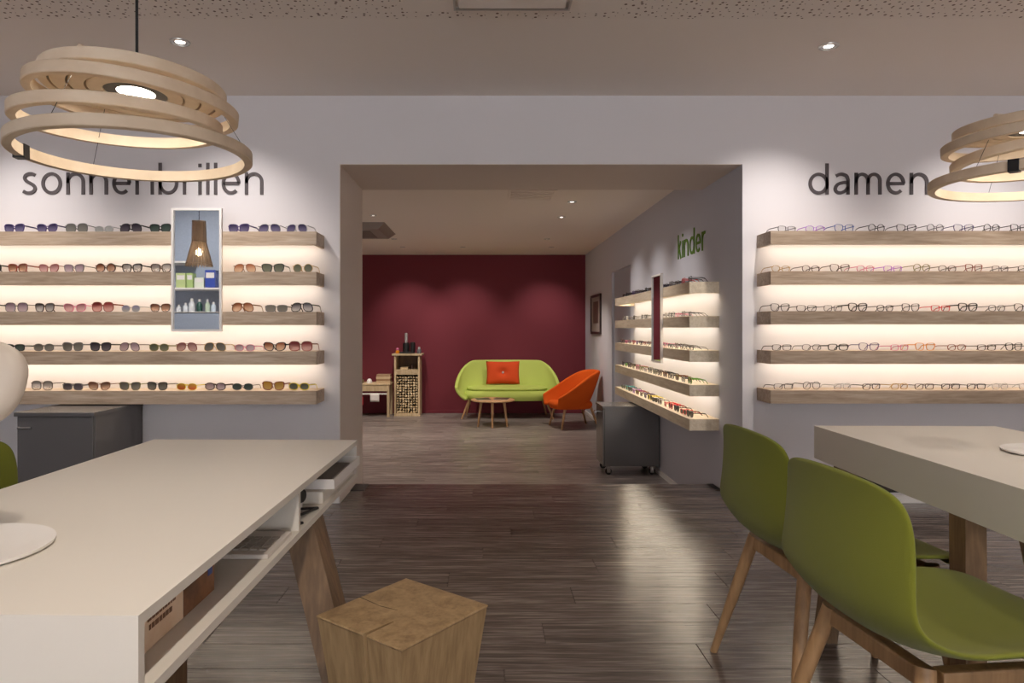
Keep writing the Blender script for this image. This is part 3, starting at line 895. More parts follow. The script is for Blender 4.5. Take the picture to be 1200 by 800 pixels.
# printed box
t = thing('cardboard_box', 'printed orange and cream box at the near end of the pigeonhole', 'box', tl(0.195, -0.48, ZB), RZT)
MB().box(-0.10, 0.10, -0.215, 0.015, 0, 0.080, 0.001).build('cream_half', wood('printed cream card', srgb(206, 168, 132), srgb(222, 196, 168), srgb(232, 212, 188), 'Y', 2.0, 0.5, stretch=1.0, bump=0.0), t)
MB().box(-0.10, 0.10, 0.015, 0.142, 0, 0.080, 0.001).build('orange_half', wood('printed orange card', srgb(78, 48, 28), srgb(132, 86, 52), srgb(160, 110, 70), 'Z', 3.0, 0.5, stretch=1.0, bump=0.0), t)
MB().box(0.1003, 0.1012, 0.112, 0.130, 0.036, 0.072).build('blue_mark', plain('blue print', srgb(60, 86, 160), 0.5), t)
m = MB()
for k, (a, b) in enumerate(((-0.105, -0.015), (-0.10, -0.025))):
    yy = a
    while yy < b:
        l_ = random.uniform(0.004, 0.012)
        m.box(0.1003, 0.1010, yy, min(yy + l_, b), 0.044 - k * 0.014, 0.052 - k * 0.014)
        yy += l_ + 0.003
m.build('lettering', plain('brown print', srgb(120, 82, 58), 0.6), t)
# white storage box and the tray on it at the far end
t = tag(MB().box(-0.15, 0.15, -0.20, 0.20, 0, 0.033, 0.001).build('storage_box', M['table'], None, loc=tl(0.19, 0.49, ZB)), 'flat beige box under the white tray', 'box')
t.rotation_euler.z = RZT
t = thing('letter_tray', 'white paper tray at the far end of the pigeonhole', 'tray', tl(0.22, 0.52, ZB + 0.0335), RZT)
m = MB(); m.box(-0.14, 0.145, -0.20, 0.16, 0, 0.003); m.box(0.141, 0.145, -0.20, 0.16, 0.003, 0.028); m.box(-0.14, -0.136, -0.20, 0.16, 0.003, 0.028); m.box(-0.136, 0.141, -0.20, -0.196, 0.003, 0.028); m.box(-0.136, 0.141, 0.156, 0.16, 0.003, 0.028)
m.build('tray_body', M['white'], t)
t = tag(MB().box(-0.12, 0.12, -0.15, 0.12, 0, 0.010).build('paper_stack', plain('grey paper', srgb(150, 144, 138), 0.8), None, loc=tl(0.22, 0.52, ZB + 0.0370)), 'grey papers lying in the white tray', 'paper')
t.rotation_euler.z = RZT
# black cable in the pigeonhole
t = tag(MB().path([(0.10, 0.06, 0.004), (0.33, 0.072, 0.004), (0.340, 0.090, 0.004), (0.20, 0.12, 0.004), (0.313, 0.165, 0.004), (0.341, 0.232, 0.004), (0.26, 0.212, 0.004), (0.05, 0.24, 0.004)], 0.0035).build('power_cable', M['black'], None, 30, loc=tl(0, 0, ZB)), 'black cable looped in the pigeonhole beside the white tray', 'cable')
t.rotation_euler.z = RZT
t = thing('desk_telephone_puck', 'small black and white device standing beside the divider', 'device', tl(0.262, 0.251, ZB), RZT)
MB().lathe([(0, 0), (0.030, 0), (0.034, 0.03), (0.030, 0.06), (0, 0.062)], 20).build('body', M['white'], t, 40)
MB().rod((0.026, -0.012, 0.035), (0.036, -0.016, 0.035), 0.022, 0.018, 16).build('front_face', M['black'], t, 40)
t.name = 'desk_speaker'

# ------------------------------------------------------------------ table mirrors (round foot, oval mirror)
def table_mirror(loc, label, rz, big=True):
    t_ = thing('table_mirror', label, 'mirror', loc, rz)
    MB().lathe([(0, 0), (0.130, 0), (0.1435, 0.003), (0.145, 0.0085), (0.139, 0.0085), (0.133, 0.006), (0, 0.006)], 64).build('foot_plate', M['white'], t_, 50)
    m_ = MB(); m_.rod((0, 0, 0.006), (0, 0, 0.05), 0.02, 0.016, 20); m_.rod((0, 0, 0.05), (0, 0.03, 0.24), 0.012, 0.012, 16)
    m_.build('stem', M['chrome'], t_, 40)
    # egg-shaped shell, thin, seen from its back
    mt = Matrix.Translation((0, 0.0, 0.285)) @ Matrix.Rotation(math.radians(-8), 4, 'X')
    mb = MB(); rings = []
    n = 48
    def egg(a, k):
        c, s = math.cos(a), math.sin(a)
        x = 0.118 * math.copysign(abs(c) ** 0.8, c); z = 0.080 * math.copysign(abs(s) ** 0.8, s)
        x *= 1 + 0.10 * (z / 0.080)
        return x * k, z * k
    prof = [(0.0, -0.030), (0.55, -0.028), (0.85, -0.022), (0.97, -0.012), (1.0, 0.0), (0.985, 0.006)]
    for kk, yy in prof:
        rings.append([mt @ Vector((egg(2 * PI * i / n, kk)[0], yy, egg(2 * PI * i / n, kk)[1])) for i in range(n)] if kk else [mt @ Vector((0, yy, 0))])
    V = [[mb.bm.verts.new(p) for p in r_] for r_ in rings]
    for A, B in zip(V, V[1:]):
        for i in range(n):
            j = (i + 1) % n
            if len(A) == 1:
                mb.bm.faces.new((A[0], B[i], B[j]))
            else:
                mb.bm.faces.new((A[i], A[j], B[j], B[i]))
    mb.bm.faces.new(V[-1])
    mb.build('mirror_shell', M['greige'], t_, 50)
    mb = MB()
    mb.prism([tuple(mt @ Vector((egg(2 * PI * i / n, 0.93)[0], 0.0062, egg(2 * PI * i / n, 0.93)[1]))) for i in range(n)], [tuple(mt @ Vector((egg(2 * PI * i / n, 0.93)[0], 0.009, egg(2 * PI * i / n, 0.93)[1]))) for i in range(n)])
    mb.build('mirror_glass', M['mirror'], t_)
    return t_
table_mirror((-0.897, 1.160, TZ + 0.0005), 'beige egg shaped table mirror on round white foot by the olive chair', 0.0)
table_mirror((1.745, 2.07, TZ + 0.0005), 'table mirror whose round white foot stands on the closed table', math.radians(230))

# ------------------------------------------------------------------ chairs
def chair_shell():
    # side profile: (forward, height, half width, edge lift, edge forward, sag)
    pr = [(0.262, 0.425, 0.150, 0.000, -0.020), (0.268, 0.443, 0.188, 0.004, -0.016), (0.245, 0.458, 0.215, 0.008, -0.008), (0.16, 0.462, 0.246, 0.018, 0.0), (0.05, 0.452, 0.248, 0.030, 0.0), (-0.06, 0.444, 0.247, 0.048, 0.0),
          (-0.14, 0.444, 0.247, 0.040, 0.0), (-0.215, 0.455, 0.246, 0.046, 0.0), (-0.264, 0.482, 0.243, 0.046, 0.006), (-0.290, 0.525, 0.238, 0.032, 0.018), (-0.299, 0.580, 0.231, 0.014, 0.030), (-0.300, 0.640, 0.226, 0.004, 0.036), (-0.298, 0.700, 0.222, 0.000, 0.036),
          (-0.299, 0.750, 0.213, -0.004, 0.033), (-0.303, 0.780, 0.198, -0.008, 0.028), (-0.306, 0.796, 0.172, -0.010, 0.022), (-0.308, 0.805, 0.130, -0.008, 0.014)]
    P = []
    nv = 16
    for (x, z, w, lift, fwd) in pr:
        r_ = []
        for j in range(nv + 1):
            v = -1 + 2 * j / nv
            e = abs(v) ** 2.4
            r_.append((x + fwd * e, v * w, z + lift * e))
        P.append(r_)
    return P
sm_ = MB().grid(chair_shell())
bmesh.ops.recalc_face_normals(sm_.bm, faces=sm_.bm.faces)
shell_me = sm_.mesh('seat_shell', 180); shell_me.materials.append(M['olive'])
def frame_mb():
    m_ = MB()
    zt, zb = 0.425, 0.385
    m_.box(-0.20, -0.165, -0.16, 0.16, zb, zt, 0.006); m_.box(0.165, 0.20, -0.16, 0.16, zb, zt, 0.006)
    m_.box(-0.165, 0.165, -0.175, -0.14, zb, zt, 0.006); m_.box(-0.165, 0.165, 0.14, 0.175, zb, zt, 0.006)
    return m_
frame_me = frame_mb().mesh('seat_frame'); frame_me.materials.append(M['chair_oak'])
leg_mes = []
for sx in (-1, 1):
    for sy in (-1, 1):
        mb = MB()
        top = (sx * 0.19, sy * 0.155, 0.428); foot = (sx * (0.285 if sx < 0 else 0.25), sy * (0.265 if sx < 0 else 0.19), 0.0)
        mb.rod(foot, lerp(foot, top, 0.55), 0.0115, 0.0185, 16); mb.rod(lerp(foot, top, 0.55), top, 0.0185, 0.020, 16)
        bmesh.ops.remove_doubles(mb.bm, verts=mb.bm.verts, dist=1e-5)
        me = mb.mesh('leg', 50); me.materials.append(M['chair_oak']); leg_mes.append((me, foot))
glide_m = MB(); glide_m.rod((0, 0, -0.0), (0, 0, 0.006), 0.011, 0.011, 12); glide_me = glide_m.mesh('glide'); glide_me.materials.append(M['black'])
def chair(loc, rz, label):
    t_ = thing('shell_chair', label, 'chair', loc, rz, 'olive shell chairs'); t_.scale = (1, 1, 1.015)
    o_ = link('seat_shell', shell_me, t_)
    sd = o_.modifiers.new('thick', 'SOLIDIFY'); sd.thickness = 0.014; sd.offset = 0
    sb = o_.modifiers.new('smooth', 'SUBSURF'); sb.levels = 2; sb.render_levels = 2
    link('seat_frame', frame_me, t_)
    for me, f in leg_mes:
        link('leg', me, t_)
    return t_
chair((1.100, 2.125, 0), math.radians(4), 'olive shell chair nearer the passage at the closed table')
chair((1.065, 1.555, 0), math.radians(6), 'olive shell chair overlapping the other, beside the table leg')
chair((-1.125, 1.79, 0), math.radians(-2), 'olive shell chair half hidden behind the egg shaped mirror')

# ------------------------------------------------------------------ block stool
def stool():
    s2 = 0.85 / 0.67
    k = 0.67 / 0.85
    top = [(-0.265 * k, 2.33 * k), (0.013 * k, 2.105 * k), (-0.218 * k, 1.81 * k), (-0.498 * k, 2.027 * k)]   # back, right, front, left
    cx = sum(p[0] for p in top) / 4; cy = sum(p[1] for p in top) / 4
    t_ = thing('block_stool', 'tapered solid oak block stool with a drying crack', 'stool', (cx, cy, 0))
    T = [Vector((p[0] - cx, p[1] - cy)) for p in top]
    def loop(sc, inset=0.0):
        b, r, f, l = [p * sc for p in T]
        # a notch (drying crack) on the face between front and left
        fl_ = l - f
        a = f + fl_ * 0.385; c = f + fl_ * 0.427
        nrm = Vector((-(fl_.y), fl_.x)).normalized()
        if nrm.dot(-f) < 0:
            nrm = -nrm
        return [b, r, f, a, a + nrm * 0.085 * sc, c + nrm * 0.085 * sc - (c - a) * 0.5, c, l]
    mb = MB()
    L0, L1 = loop(0.62), loop(1.0)
    n = 8
    rows = []
    for (sc, z) in ((0.62, 0.0), (0.985, 0.4425), (1.0, 0.446), (0.993, 0.4495), (0.98, 0.450)):
        rows.append([mb.bm.verts.new((p.x, p.y, z)) for p in loop(sc)])
    for A, B in zip(rows, rows[1:]):
        for i in range(n):
            j = (i + 1) % n
            mb.bm.faces.new((A[i], A[j], B[j], B[i]))
    mb.bm.faces.new(rows[0][::-1]); mb.bm.faces.new(rows[-1])
    mb.build('block', M['stool_oak'], t_)
    # the crack's finer branch across the top
    m_ = MB()
    pts = [Vector((T[3].x * 0.55 + T[0].x * 0.45, T[3].y * 0.55 + T[0].y * 0.45)), Vector((-0.06, 0.02)), Vector((-0.015, -0.005))]
    for a, b in zip(pts, pts[1:]):
        dd = (b - a).normalized(); nn = Vector((-dd.y, dd.x)) * 0.0011
        q = [a - nn, b - nn * 0.4, b + nn * 0.4, a + nn]
        m_.prism([(p.x, p.y, 0.4492) for p in q], [(p.x, p.y, 0.4504) for p in q])
    m_.build('crack', plain('dark crack', srgb(40, 28, 18), 0.9), t_)
    return t_
stool()

# ------------------------------------------------------------------ ring pendants
def pendant(loc, rz, label, specs, disc, clip_angle, fill):
    """specs: rings (dx, dy, z, tilt a, tilt b, outer radius); disc the same for the top plate"""
    t_ = thing('ring_pendant', label, 'pendant lamp', (loc[0], loc[1], CZ), rz)
    def tf(dx, dy, z, a, b):
        return Matrix.Translation((dx, dy, z - CZ)) @ Matrix.Rotation(math.atan(b), 4, 'X') @ Matrix.Rotation(-math.atan(a), 4, 'Y')
    h, w = 0.027, 0.020
    for (dx, dy, z, a, b, R_) in specs:
        pr = [(R_ - w, 0), (R_ - 0.002, 0), (R_, 0.002), (R_, h - 0.002), (R_ - 0.002, h), (R_ - w, h)]
        o_ = MB().lathe(pr, 96, closed=True).build('ring', M['lamp_wood'], t_, 30)
        o_.matrix_local = tf(dx, dy, z, a, b)
    (dx, dy, z, a, b, R_) = disc
    tm = tf(dx, dy, z, a, b)
    # top plate: concentric plywood bands with slots between, held by a hub
    rr = [(0.072, 0.1055), (0.1100, 0.1430), (0.1475, 0.1800), (0.1845, R_)]
    for k, (r0, r1) in enumerate(rr):
        zz = 0.0
        o_ = MB().lathe([(r0, zz), (r1 - 0.002, zz), (r1, zz + 0.002), (r1, zz + h - 0.002), (r1 - 0.002, zz + h), (r0, zz + h)], 96, closed=True).build('disc_band', M['lamp_wood'], t_, 30)
        o_.matrix_local = tm
    m_ = MB()
    for k in range(3):
        an = 2 * PI * k / 3 + 0.4
        m_.rod((0.05 * math.cos(an), 0.05 * math.sin(an), 0.036), ((R_ - 0.01) * math.cos(an), (R_ - 0.01) * math.sin(an), 0.030), 0.006, 0.006, 8)
    o_ = m_.build('spider', M['lamp_wood'], t_, 40); o_.matrix_local = tm
    o_ = MB().lathe([(0, 0.045), (0.066, 0.045), (0.070, 0.04), (0.070, 0.003), (0.043, 0.003), (0.043, 0.014), (0, 0.014)], 48).build('lamp_housing', M['black'], t_, 40); o_.matrix_local = tm
    o_ = MB().lathe([(0, 0.004), (0.030, 0.0045), (0.043, 0.008), (0.043, 0.013)], 40).build('led_lens', M['pend_led'], t_, 40); o_.matrix_local = tm
    top = tm @ Vector((0, 0, 0.045))
    m_ = MB(); m_.rod(top, top + Vector((0, 0, 0.03)), 0.011, 0.009, 14); m_.build('cord_grip', M['black'], t_, 40)
    MB().rod(top + Vector((0, 0, 0.03)), (0, 0, -0.02), 0.0035, 0.0035, 8).build('cord', M['black'], t_, 40)
    MB().lathe([(0, -0.022), (0.045, -0.022), (0.05, -0.018), (0.05, 0)], 28).build('ceiling_cup', M['black'], t_, 40)
    # little black clip on the lowest ring and thin suspension wires
    (dx, dy, z, a, b, R_) = specs[0]
    q = tf(dx, dy, z, a, b)
    m_ = MB(); an = clip_angle
    mt = q @ Matrix.Rotation(an, 4, 'Z')
    m_.box(R_ - w - 0.003, R_ + 0.004, -0.012, 0.012, -0.004, h + 0.002, mtx=mt)
    m_.build('clip', M['black'], t_)
    m_ = MB()
    for an in fill:
        p0 = tf(*specs[0][:5]) @ Vector(((specs[0][5] - 0.01) * math.cos(an), (specs[0][5] - 0.01) * math.sin(an), h))
        p1 = tm @ Vector(((disc[5] - 0.02) * math.cos(an), (disc[5] - 0.02) * math.sin(an), 0.0))
        m_.rod(p0, p1, 0.0007, 0.0007, 6)
    m_.build('wire', M['black'], t_)
    return t_
PC = (-0.846, 1.66)
pendant((PC[0], PC[1], 0), 0, 'spiral plywood ring pendant hanging above the pigeonhole table',
        [(0.0, 0.0, 1.534, 0.017, -0.002, 0.269), (-0.03, -0.012, 1.602, -0.014, 0.047, 0.230), (0.0, 0.0, 1.655, -0.09, 0.0, 0.235)],
        (0.0, 0.0, 1.690, -0.041, -0.03, 0.206), math.radians(187), [math.radians(a) for a in (20, 140, 260)])
pendant((1.60, 1.97, 0), PI, 'spiral plywood ring pendant hanging above the closed table',
        [(0.0, 0.0, 1.534, 0.017, -0.002, 0.269), (-0.03, -0.012, 1.602, -0.014, 0.047, 0.230), (0.0, 0.0, 1.655, -0.06, 0.0, 0.235)],
        (0.0, 0.0, 1.690, -0.041, -0.03, 0.206), math.radians(40), [math.radians(a) for a in (20, 140, 260)])

# ------------------------------------------------------------------ grey cabinets on castors
def castor(mb, x, y):
    mb.rod((x - 0.012, y, 0.032), (x + 0.012, y, 0.032), 0.032, 0.032, 18)
    return mb
def cabinet(loc, rz, label, castors=True, W_=0.44, D_=0.55, H_=0.650):
    """door faces -y in its own directions"""
    t_ = thing('rolling_cabinet', label, 'cabinet', loc, rz)
    z0 = 0.085
    MB().box(-W_ / 2, W_ / 2, -D_ / 2 + 0.018, D_ / 2, z0, H_ - 0.022, 0.002).build('body', M['anthracite'], t_)
    MB().box(-W_ / 2 - 0.006, W_ / 2 + 0.006, -D_ / 2 - 0.004, D_ / 2, H_ - 0.022, H_, 0.002).build('top_panel', M['anthracite'], t_)
    d = MB().box(-W_ / 2 + 0.016, W_ / 2 - 0.004, -D_ / 2, -D_ / 2 + 0.016, z0 + 0.004, H_ - 0.027, 0.0015).build('door', M['anthracite'], t_)
    m_ = MB(); xh = -W_ / 2 + 0.04
    m_.rod((xh, -D_ / 2, H_ - 0.085), (xh, -D_ / 2 - 0.022, H_ - 0.085), 0.005, 0.005, 10); m_.rod((xh + 0.05, -D_ / 2, H_ - 0.085), (xh + 0.05, -D_ / 2 - 0.022, H_ - 0.085), 0.005, 0.005, 10)
    m_.rod((xh - 0.01, -D_ / 2 - 0.022, H_ - 0.085), (xh + 0.065, -D_ / 2 - 0.022, H_ - 0.085), 0.008, 0.008, 10)
    m_.build('handle', M['chrome'], d, 40)
    for sx in (-1, 1):
        for sy in (-1, 1):
            x, y_ = sx * (W_ / 2 - 0.05), sy * (D_ / 2 - 0.06)
            cs = castor(MB(), x, y_).build('castor', M['black'], t_, 40)
            m_ = MB(); m_.box(x - 0.020, x - 0.015, y_ - 0.016, y_ + 0.016, 0.02, z0); m_.box(x + 0.015, x + 0.020, y_ - 0.016, y_ + 0.016, 0.02, z0); m_.box(x - 0.020, x + 0.020, y_ - 0.02, y_ + 0.02, z0 - 0.006, z0)
            m_.build('castor_fork', M['chrome'], cs)
    return t_
cabinet((-2.410, 4.105, 0), 0, 'anthracite cabinet below the sunglasses shelves', D_=0.55, W_=0.44)
cabinet((OX1 - 0.278, 6.615, BZ), -PI / 2, 'anthracite castor cabinet below the children shelves', D_=0.53, W_=0.39)
# low dark grille on the wall behind the closed table
t = thing('wall_grille', 'low dark wall grille behind the closed table', 'grille', (2.70, WY, 0.07))
MB().box(-0.30, 0.30, -0.012, 0, 0, 0.30).build('back_plate', M['black'], t)
for k in range(7):
    MB().box(-0.29, 0.29, -0.020, -0.012, 0.015 + k * 0.04, 0.04 + k * 0.04).build('slat', plain('dark brown metal', srgb(58, 44, 38), 0.5), t)

# ------------------------------------------------------------------ lounge: sofa, armchair, coffee table
def smoothstep(a, b, x):
    t_ = max(0.0, min(1.0, (x - a) / (b - a)))
    return t_ * t_ * (3 - 2 * t_)

def lounge(name, label, cat, loc, rz, W_, D_, HB, HA, ZS, mat, flat, cushion, legs, front_drop):
    """wrap-around upholstered shell; the open front faces -y"""
    t_ = thing(name, label, cat, loc, rz)
    a, b = W_ / 2, D_
    nphi, nu = 40, 8
    def H(c, s):
        x = abs(c)
        if front_drop:
            return HA + (HB - HA) * smoothstep(-0.25, 1.0, s)
        q_ = max(0.0, (x - flat) / (1 - flat))
        return HA + (HB - HA) * math.sqrt(max(0.0, 1 - q_ ** 1.7))
    P = []
    for i in range(nphi + 1):
        ph = PI * i / nphi
        c0, s0 = math.cos(ph), math.sin(ph)
        c = math.copysign(abs(c0) ** 0.72, c0); s = abs(s0) ** 0.72
        row_ = []
        for j in range(nu + 1):
            u = j / nu
            fl_ = 0.80 + 0.20 * (1 - (1 - u) ** 2.2)
            lean = 0.10 * u * s
            top = H(c, s)
            x = a * c * fl_
            y_ = -D_ / 2 + (b - 0.10) * s * (0.80 + 0.20 * u ** 0.6) + lean
            z = ZS + (top - ZS) * u
            row_.append((x, y_, z))
        P.append(row_)
    sh = MB().grid(P).build('shell', mat, t_, 180)
    sd = sh.modifiers.new('thick', 'SOLIDIFY'); sd.thickness = 0.055; sd.offset = 0
    sb = sh.modifiers.new('smooth', 'SUBSURF'); sb.levels = 2; sb.render_levels = 2
    def slab(z0, z1, kx, ky, name_, yoff=0.0, bulge=0.03):
        mb = MB(); n = 56
        prof = [(0.94, z0), (1.0, z0 + (z1 - z0) * 0.35), (1.0, z0 + (z1 - z0) * 0.65), (0.94, z1 - 0.004), (0.80, z1), (0.0, z1 + bulge)]
        rows = []
        for k_, z in prof:
            if k_ == 0:
                rows.append([mb.bm.verts.new((0, yoff, z))]); continue
            r_ = []
            for i in range(n):
                an = 2 * PI * i / n
                c, s = math.cos(an), math.sin(an)
                r_.append(mb.bm.verts.new((kx * k_ * math.copysign(abs(c) ** 0.62, c), yoff + ky * k_ * math.copysign(abs(s) ** 0.62, s), z)))
            rows.append(r_)
        for A, B in zip(rows, rows[1:]):
            for i in range(n):
                j = (i + 1) % n
                if len(B) == 1:
                    mb.bm.faces.new((A[i], A[j], B[0]))
                else:
                    mb.bm.faces.new((A[i], A[j], B[j], B[i]))
        mb.bm.faces.new(rows[0][::-1])
        return mb.build(name_, mat, t_, 60)
    slab(ZS - 0.02, ZS + (0.08 if front_drop else 0.13), a * (0.80 if front_drop else 0.88), D_ * (0.41 if front_drop else 0.46), 'seat_base', -0.05 if front_drop else 0.0, 0.0)
    if cushion:
        slab(ZS + 0.125, ZS + 0.185, a * 0.80, D_ * 0.40, 'seat_cushion', -0.01, 0.02)
    for (tx, ty, fx, fy) in legs:
        MB().rod((fx, fy, 0), (tx, ty, ZS + 0.01), 0.012, 0.020, 14).build('leg', M['leg_oak'], t_, 40)
    return t_
SOFA = (0.362, 10.68, BZ)
lounge('sofa', 'lime green two seat sofa with curved shell against the red wall', 'sofa', SOFA, 0.0, 1.56, 0.74, 0.88, 0.50, 0.30, M['lime'], 0.66, True,
       [(-0.58, -0.20, -0.70, -0.26), (0.58, -0.20, 0.70, -0.26), (-0.56, 0.20, -0.64, 0.28), (0.56, 0.20, 0.64, 0.28)], 0)
ARM = (1.265, 9.62, BZ)
lounge('armchair', 'orange armchair with curved shell on wooden legs', 'armchair', ARM, math.radians(-76), 0.64, 0.70, 0.80, 0.40, 0.29, M['orange'], 0.30, False,
       [(-0.20, -0.20, -0.25, -0.27), (0.20, -0.20, 0.25, -0.27), (-0.18, 0.18, -0.22, 0.28), (0.18, 0.18, 0.22, 0.28)], 1)
# button cushion on the sofa
t = thing('button_cushion', 'orange red cushion with a centre button on the green sofa', 'cushion', (0.30, 10.70, BZ + 0.505), 0)
mb = MB(); n = 16
def cush(side):
    P = []
    for i in range(n + 1):
        r_ = []
        for j in range(n + 1):
            u, v = -1 + 2 * i / n, -1 + 2 * j / n
            th_ = 0.075 * (1 - u * u) ** 0.45 * (1 - v * v) ** 0.45 if abs(u) < 1 and abs(v) < 1 else 0.0
            th_ *= 1 - 0.75 * math.exp(-(u * u * 0.30 + v * v * 0.2) / 0.025)
            pin = 1 - 0.06 * (1 - abs(u)) * 0
            r_.append((0.265 * u * (1 - 0.05 * (1 - v * v)), side * th_, 0.19 + 0.185 * v * (1 - 0.05 * (1 - u * u))))
        P.append(r_)
    return P
mb.grid(cush(-1)); mb.grid(cush(1)); bmesh.ops.remove_doubles(mb.bm, verts=mb.bm.verts, dist=1e-5)
mt_ = Matrix.Rotation(math.radians(-16), 4, 'X')
bmesh.ops.transform(mb.bm, matrix=mt_, verts=mb.bm.verts)
mb.build('cover', M['orange_red'], t, 180)
bp = mt_ @ Vector((0, -0.022, 0.19))
m = MB(); m.rod(bp, bp + Vector((0, -0.012, 0.003)), 0.020, 0.016, 16); m.build('button', M['steel'], t, 40)
# coffee table
CT = (0.127, 9.74, BZ)
t = thing('coffee_table', 'small round wooden coffee table in front of the sofa', 'table', CT)
MB().lathe([(0, 0.352), (0.30, 0.352), (0.312, 0.358), (0.312, 0.368), (0.306, 0.374), (0, 0.374)], 48).build('table_top', M['leg_oak'], t, 40)
for an in (215, 268, 322, 90):
    c, s = math.cos(math.radians(an)), math.sin(math.radians(an))
    MB().rod((0.255 * c, 0.27 * s, 0), (0.20 * c, 0.21 * s, 0.353), 0.013, 0.020, 14).build('leg', M['leg_oak'], t, 40)
for k, (dx, dy, rz) in enumerate(((-0.14, -0.02, 0.15), (0.13, 0.03, -0.2))):
    t = thing('magazine', ['dark magazine lying nearer the firewood on the coffee table', 'dark magazine lying nearer the armchair on the coffee table'][k], 'magazine', (CT[0] + dx, CT[1] + dy, BZ + 0.3745), rz, 'magazines on the coffee table')
    MB().box(-0.10, 0.10, -0.13, 0.13, 0, 0.006).build('pages', M['white'], t)
    MB().box(-0.101, 0.101, -0.131, 0.131, 0.006, 0.008).build('cover', plain('magazine cover %d' % k, srgb(58, 60, 52), 0.4, vary=0.5, bscale=12), t)

# ------------------------------------------------------------------ firewood cabinet with things on and in it
FX0, FX1, FY0, FY1 = -1.415, -1.01, 10.77, 11.12
t = thing('firewood_cabinet', 'narrow pale wood cabinet holding firewood against the red wall', 'cabinet', ((FX0 + FX1) / 2, (FY0 + FY1) / 2, BZ))
hx, hy = (FX1 - FX0) / 2, (FY1 - FY0) / 2
MB().box(-hx - 0.035, hx + 0.035, -hy - 0.02, hy, 0.955, 0.985, 0.003).build('top', M['pale_wood'], t)
for s in (-1, 1):
    MB().box(s * hx - (0.0 if s < 0 else 0.030), s * hx + (0.030 if s < 0 else 0.0), -hy, hy, 0.0, 0.955).build('side_panel', M['pale_wood'], t)
MB().box(-hx + 0.03, hx - 0.03, hy - 0.012, hy, 0.0, 0.955).build('back_panel', M['beam_oak'], t)
MB().box(-hx + 0.03, hx - 0.03, -hy, hy - 0.012, 0.0, 0.045).build('plinth', M['pale_wood'], t)
MB().box(-hx + 0.03, hx - 0.03, -hy, hy - 0.012, 0.655, 0.735).build('shelf', M['pale_wood'], t)
# split logs, each its own
log_mes = []
for v in range(6):
    mb = MB(); n = random.choice((3, 4, 4, 5))
    base_r = 0.0212
    pts = []
    for i in range(n):
        an = 2 * PI * (i + random.uniform(-0.25, 0.25)) / n
        rr_ = base_r * random.uniform(0.75, 1.05)
        pts.append((rr_ * math.cos(an), rr_ * math.sin(an)))
    mb.prism([(x, -0.14, z) for x, z in pts], [(x, 0.13, z) for x, z in pts])
    me = mb.mesh('firewood_log'); me.materials.append(M['log_end']); log_mes.append(me)
cx0 = (FX0 + FX1) / 2
rowz = 0
z = BZ + 0.045 + 0.0230
while z < BZ + 0.625:
    nx = 8
    for k in range(nx):
        x = cx0 - hx + 0.03 + 0.023 + (2 * hx - 0.06 - 0.046) * (k + (0.0 if rowz % 2 else 0.0)) / (nx - 1)
        o = link('firewood_log', random.choice(log_mes), None, (x, FY0 + 0.155 + random.uniform(0, 0.025), z + random.uniform(-0.003, 0.003)))
        o.rotation_euler = (0, random.uniform(0, 6.28), 0)
        tag(o, 'pale split log, %s along the %s row up in the firewood cabinet' % (ORD[k + 1], ORD[rowz + 1]), 'firewood', 'logs in the firewood cabinet')
    z += 0.0415
    rowz += 1
ZT = BZ + 0.985 + 0.0005
t = thing('soda_machine', 'tall black drinks machine with a silver bottle on the firewood cabinet', 'drinks machine', (cx0 - 0.03, 10.93, ZT))
MB().box(-0.10, 0.13, -0.09, 0.10, 0, 0.025, 0.004).build('base', M['black'], t)
MB().lathe([(0, 0.025), (0.055, 0.025), (0.055, 0.14), (0.045, 0.17), (0, 0.17)], 20).build('body', M['black'], t, 40)
MB().lathe([(0, 0.17), (0.022, 0.17), (0.026, 0.20), (0.026, 0.31), (0.020, 0.325), (0, 0.325)], 18).build('bottle', M['steel'], t, 40)
t = tag(MB().lathe([(0, 0), (0.042, 0), (0.042, 0.13), (0.038, 0.15), (0.030, 0.155), (0, 0.155)], 20, at=(0, 0, 0)).build('canister', M['black'], None, 40, (cx0 + 0.075, 10.92, ZT + 0.0255)), 'black canister beside the drinks machine', 'canister')
t = thing('toy_figure', 'small orange and pink toy on the firewood cabinet', 'toy', (cx0 - 0.165, 10.90, ZT))
MB().lathe([(0, 0), (0.03, 0), (0.034, 0.02), (0.026, 0.045), (0, 0.05)], 14).build('body', FC['orange'], t, 40)
MB().lathe([(0, 0.045), (0.022, 0.052), (0.026, 0.07), (0.015, 0.088), (0, 0.09)], 14).build('head', FC['pink'], t, 40)
t = thing('glass_jar', 'small grey jar beside the black canister', 'jar', (cx0 + 0.18, 10.90, ZT))
MB().lathe([(0, 0), (0.034, 0), (0.036, 0.05), (0.024, 0.07), (0, 0.07)], 16).build('body', FC['grey'], t, 40)
MB().lathe([(0, 0.07), (0.02, 0.07), (0.02, 0.10), (0, 0.105)], 14).build('lid', FC['silver'], t, 40)
ZI = BZ + 0.735 + 0.0005
t = tag(MB().box(-0.06, 0.06, -0.09, 0.09, 0, 0.035, 0.002).build('flat_box', M['pale_wood'], None, loc=(cx0 - 0.05, 10.92, ZI)), 'flat wooden box inside the firewood cabinet', 'box')
t = tag(MB().lathe([(0, 0), (0.022, 0), (0.022, 0.05), (0.008, 0.07), (0.008, 0.09), (0, 0.09)], 14).build('small_bottle', FC['dark brown'], None, 40, (cx0 + 0.065, 10.90, ZI)), 'small dark bottle inside the firewood cabinet', 'bottle')

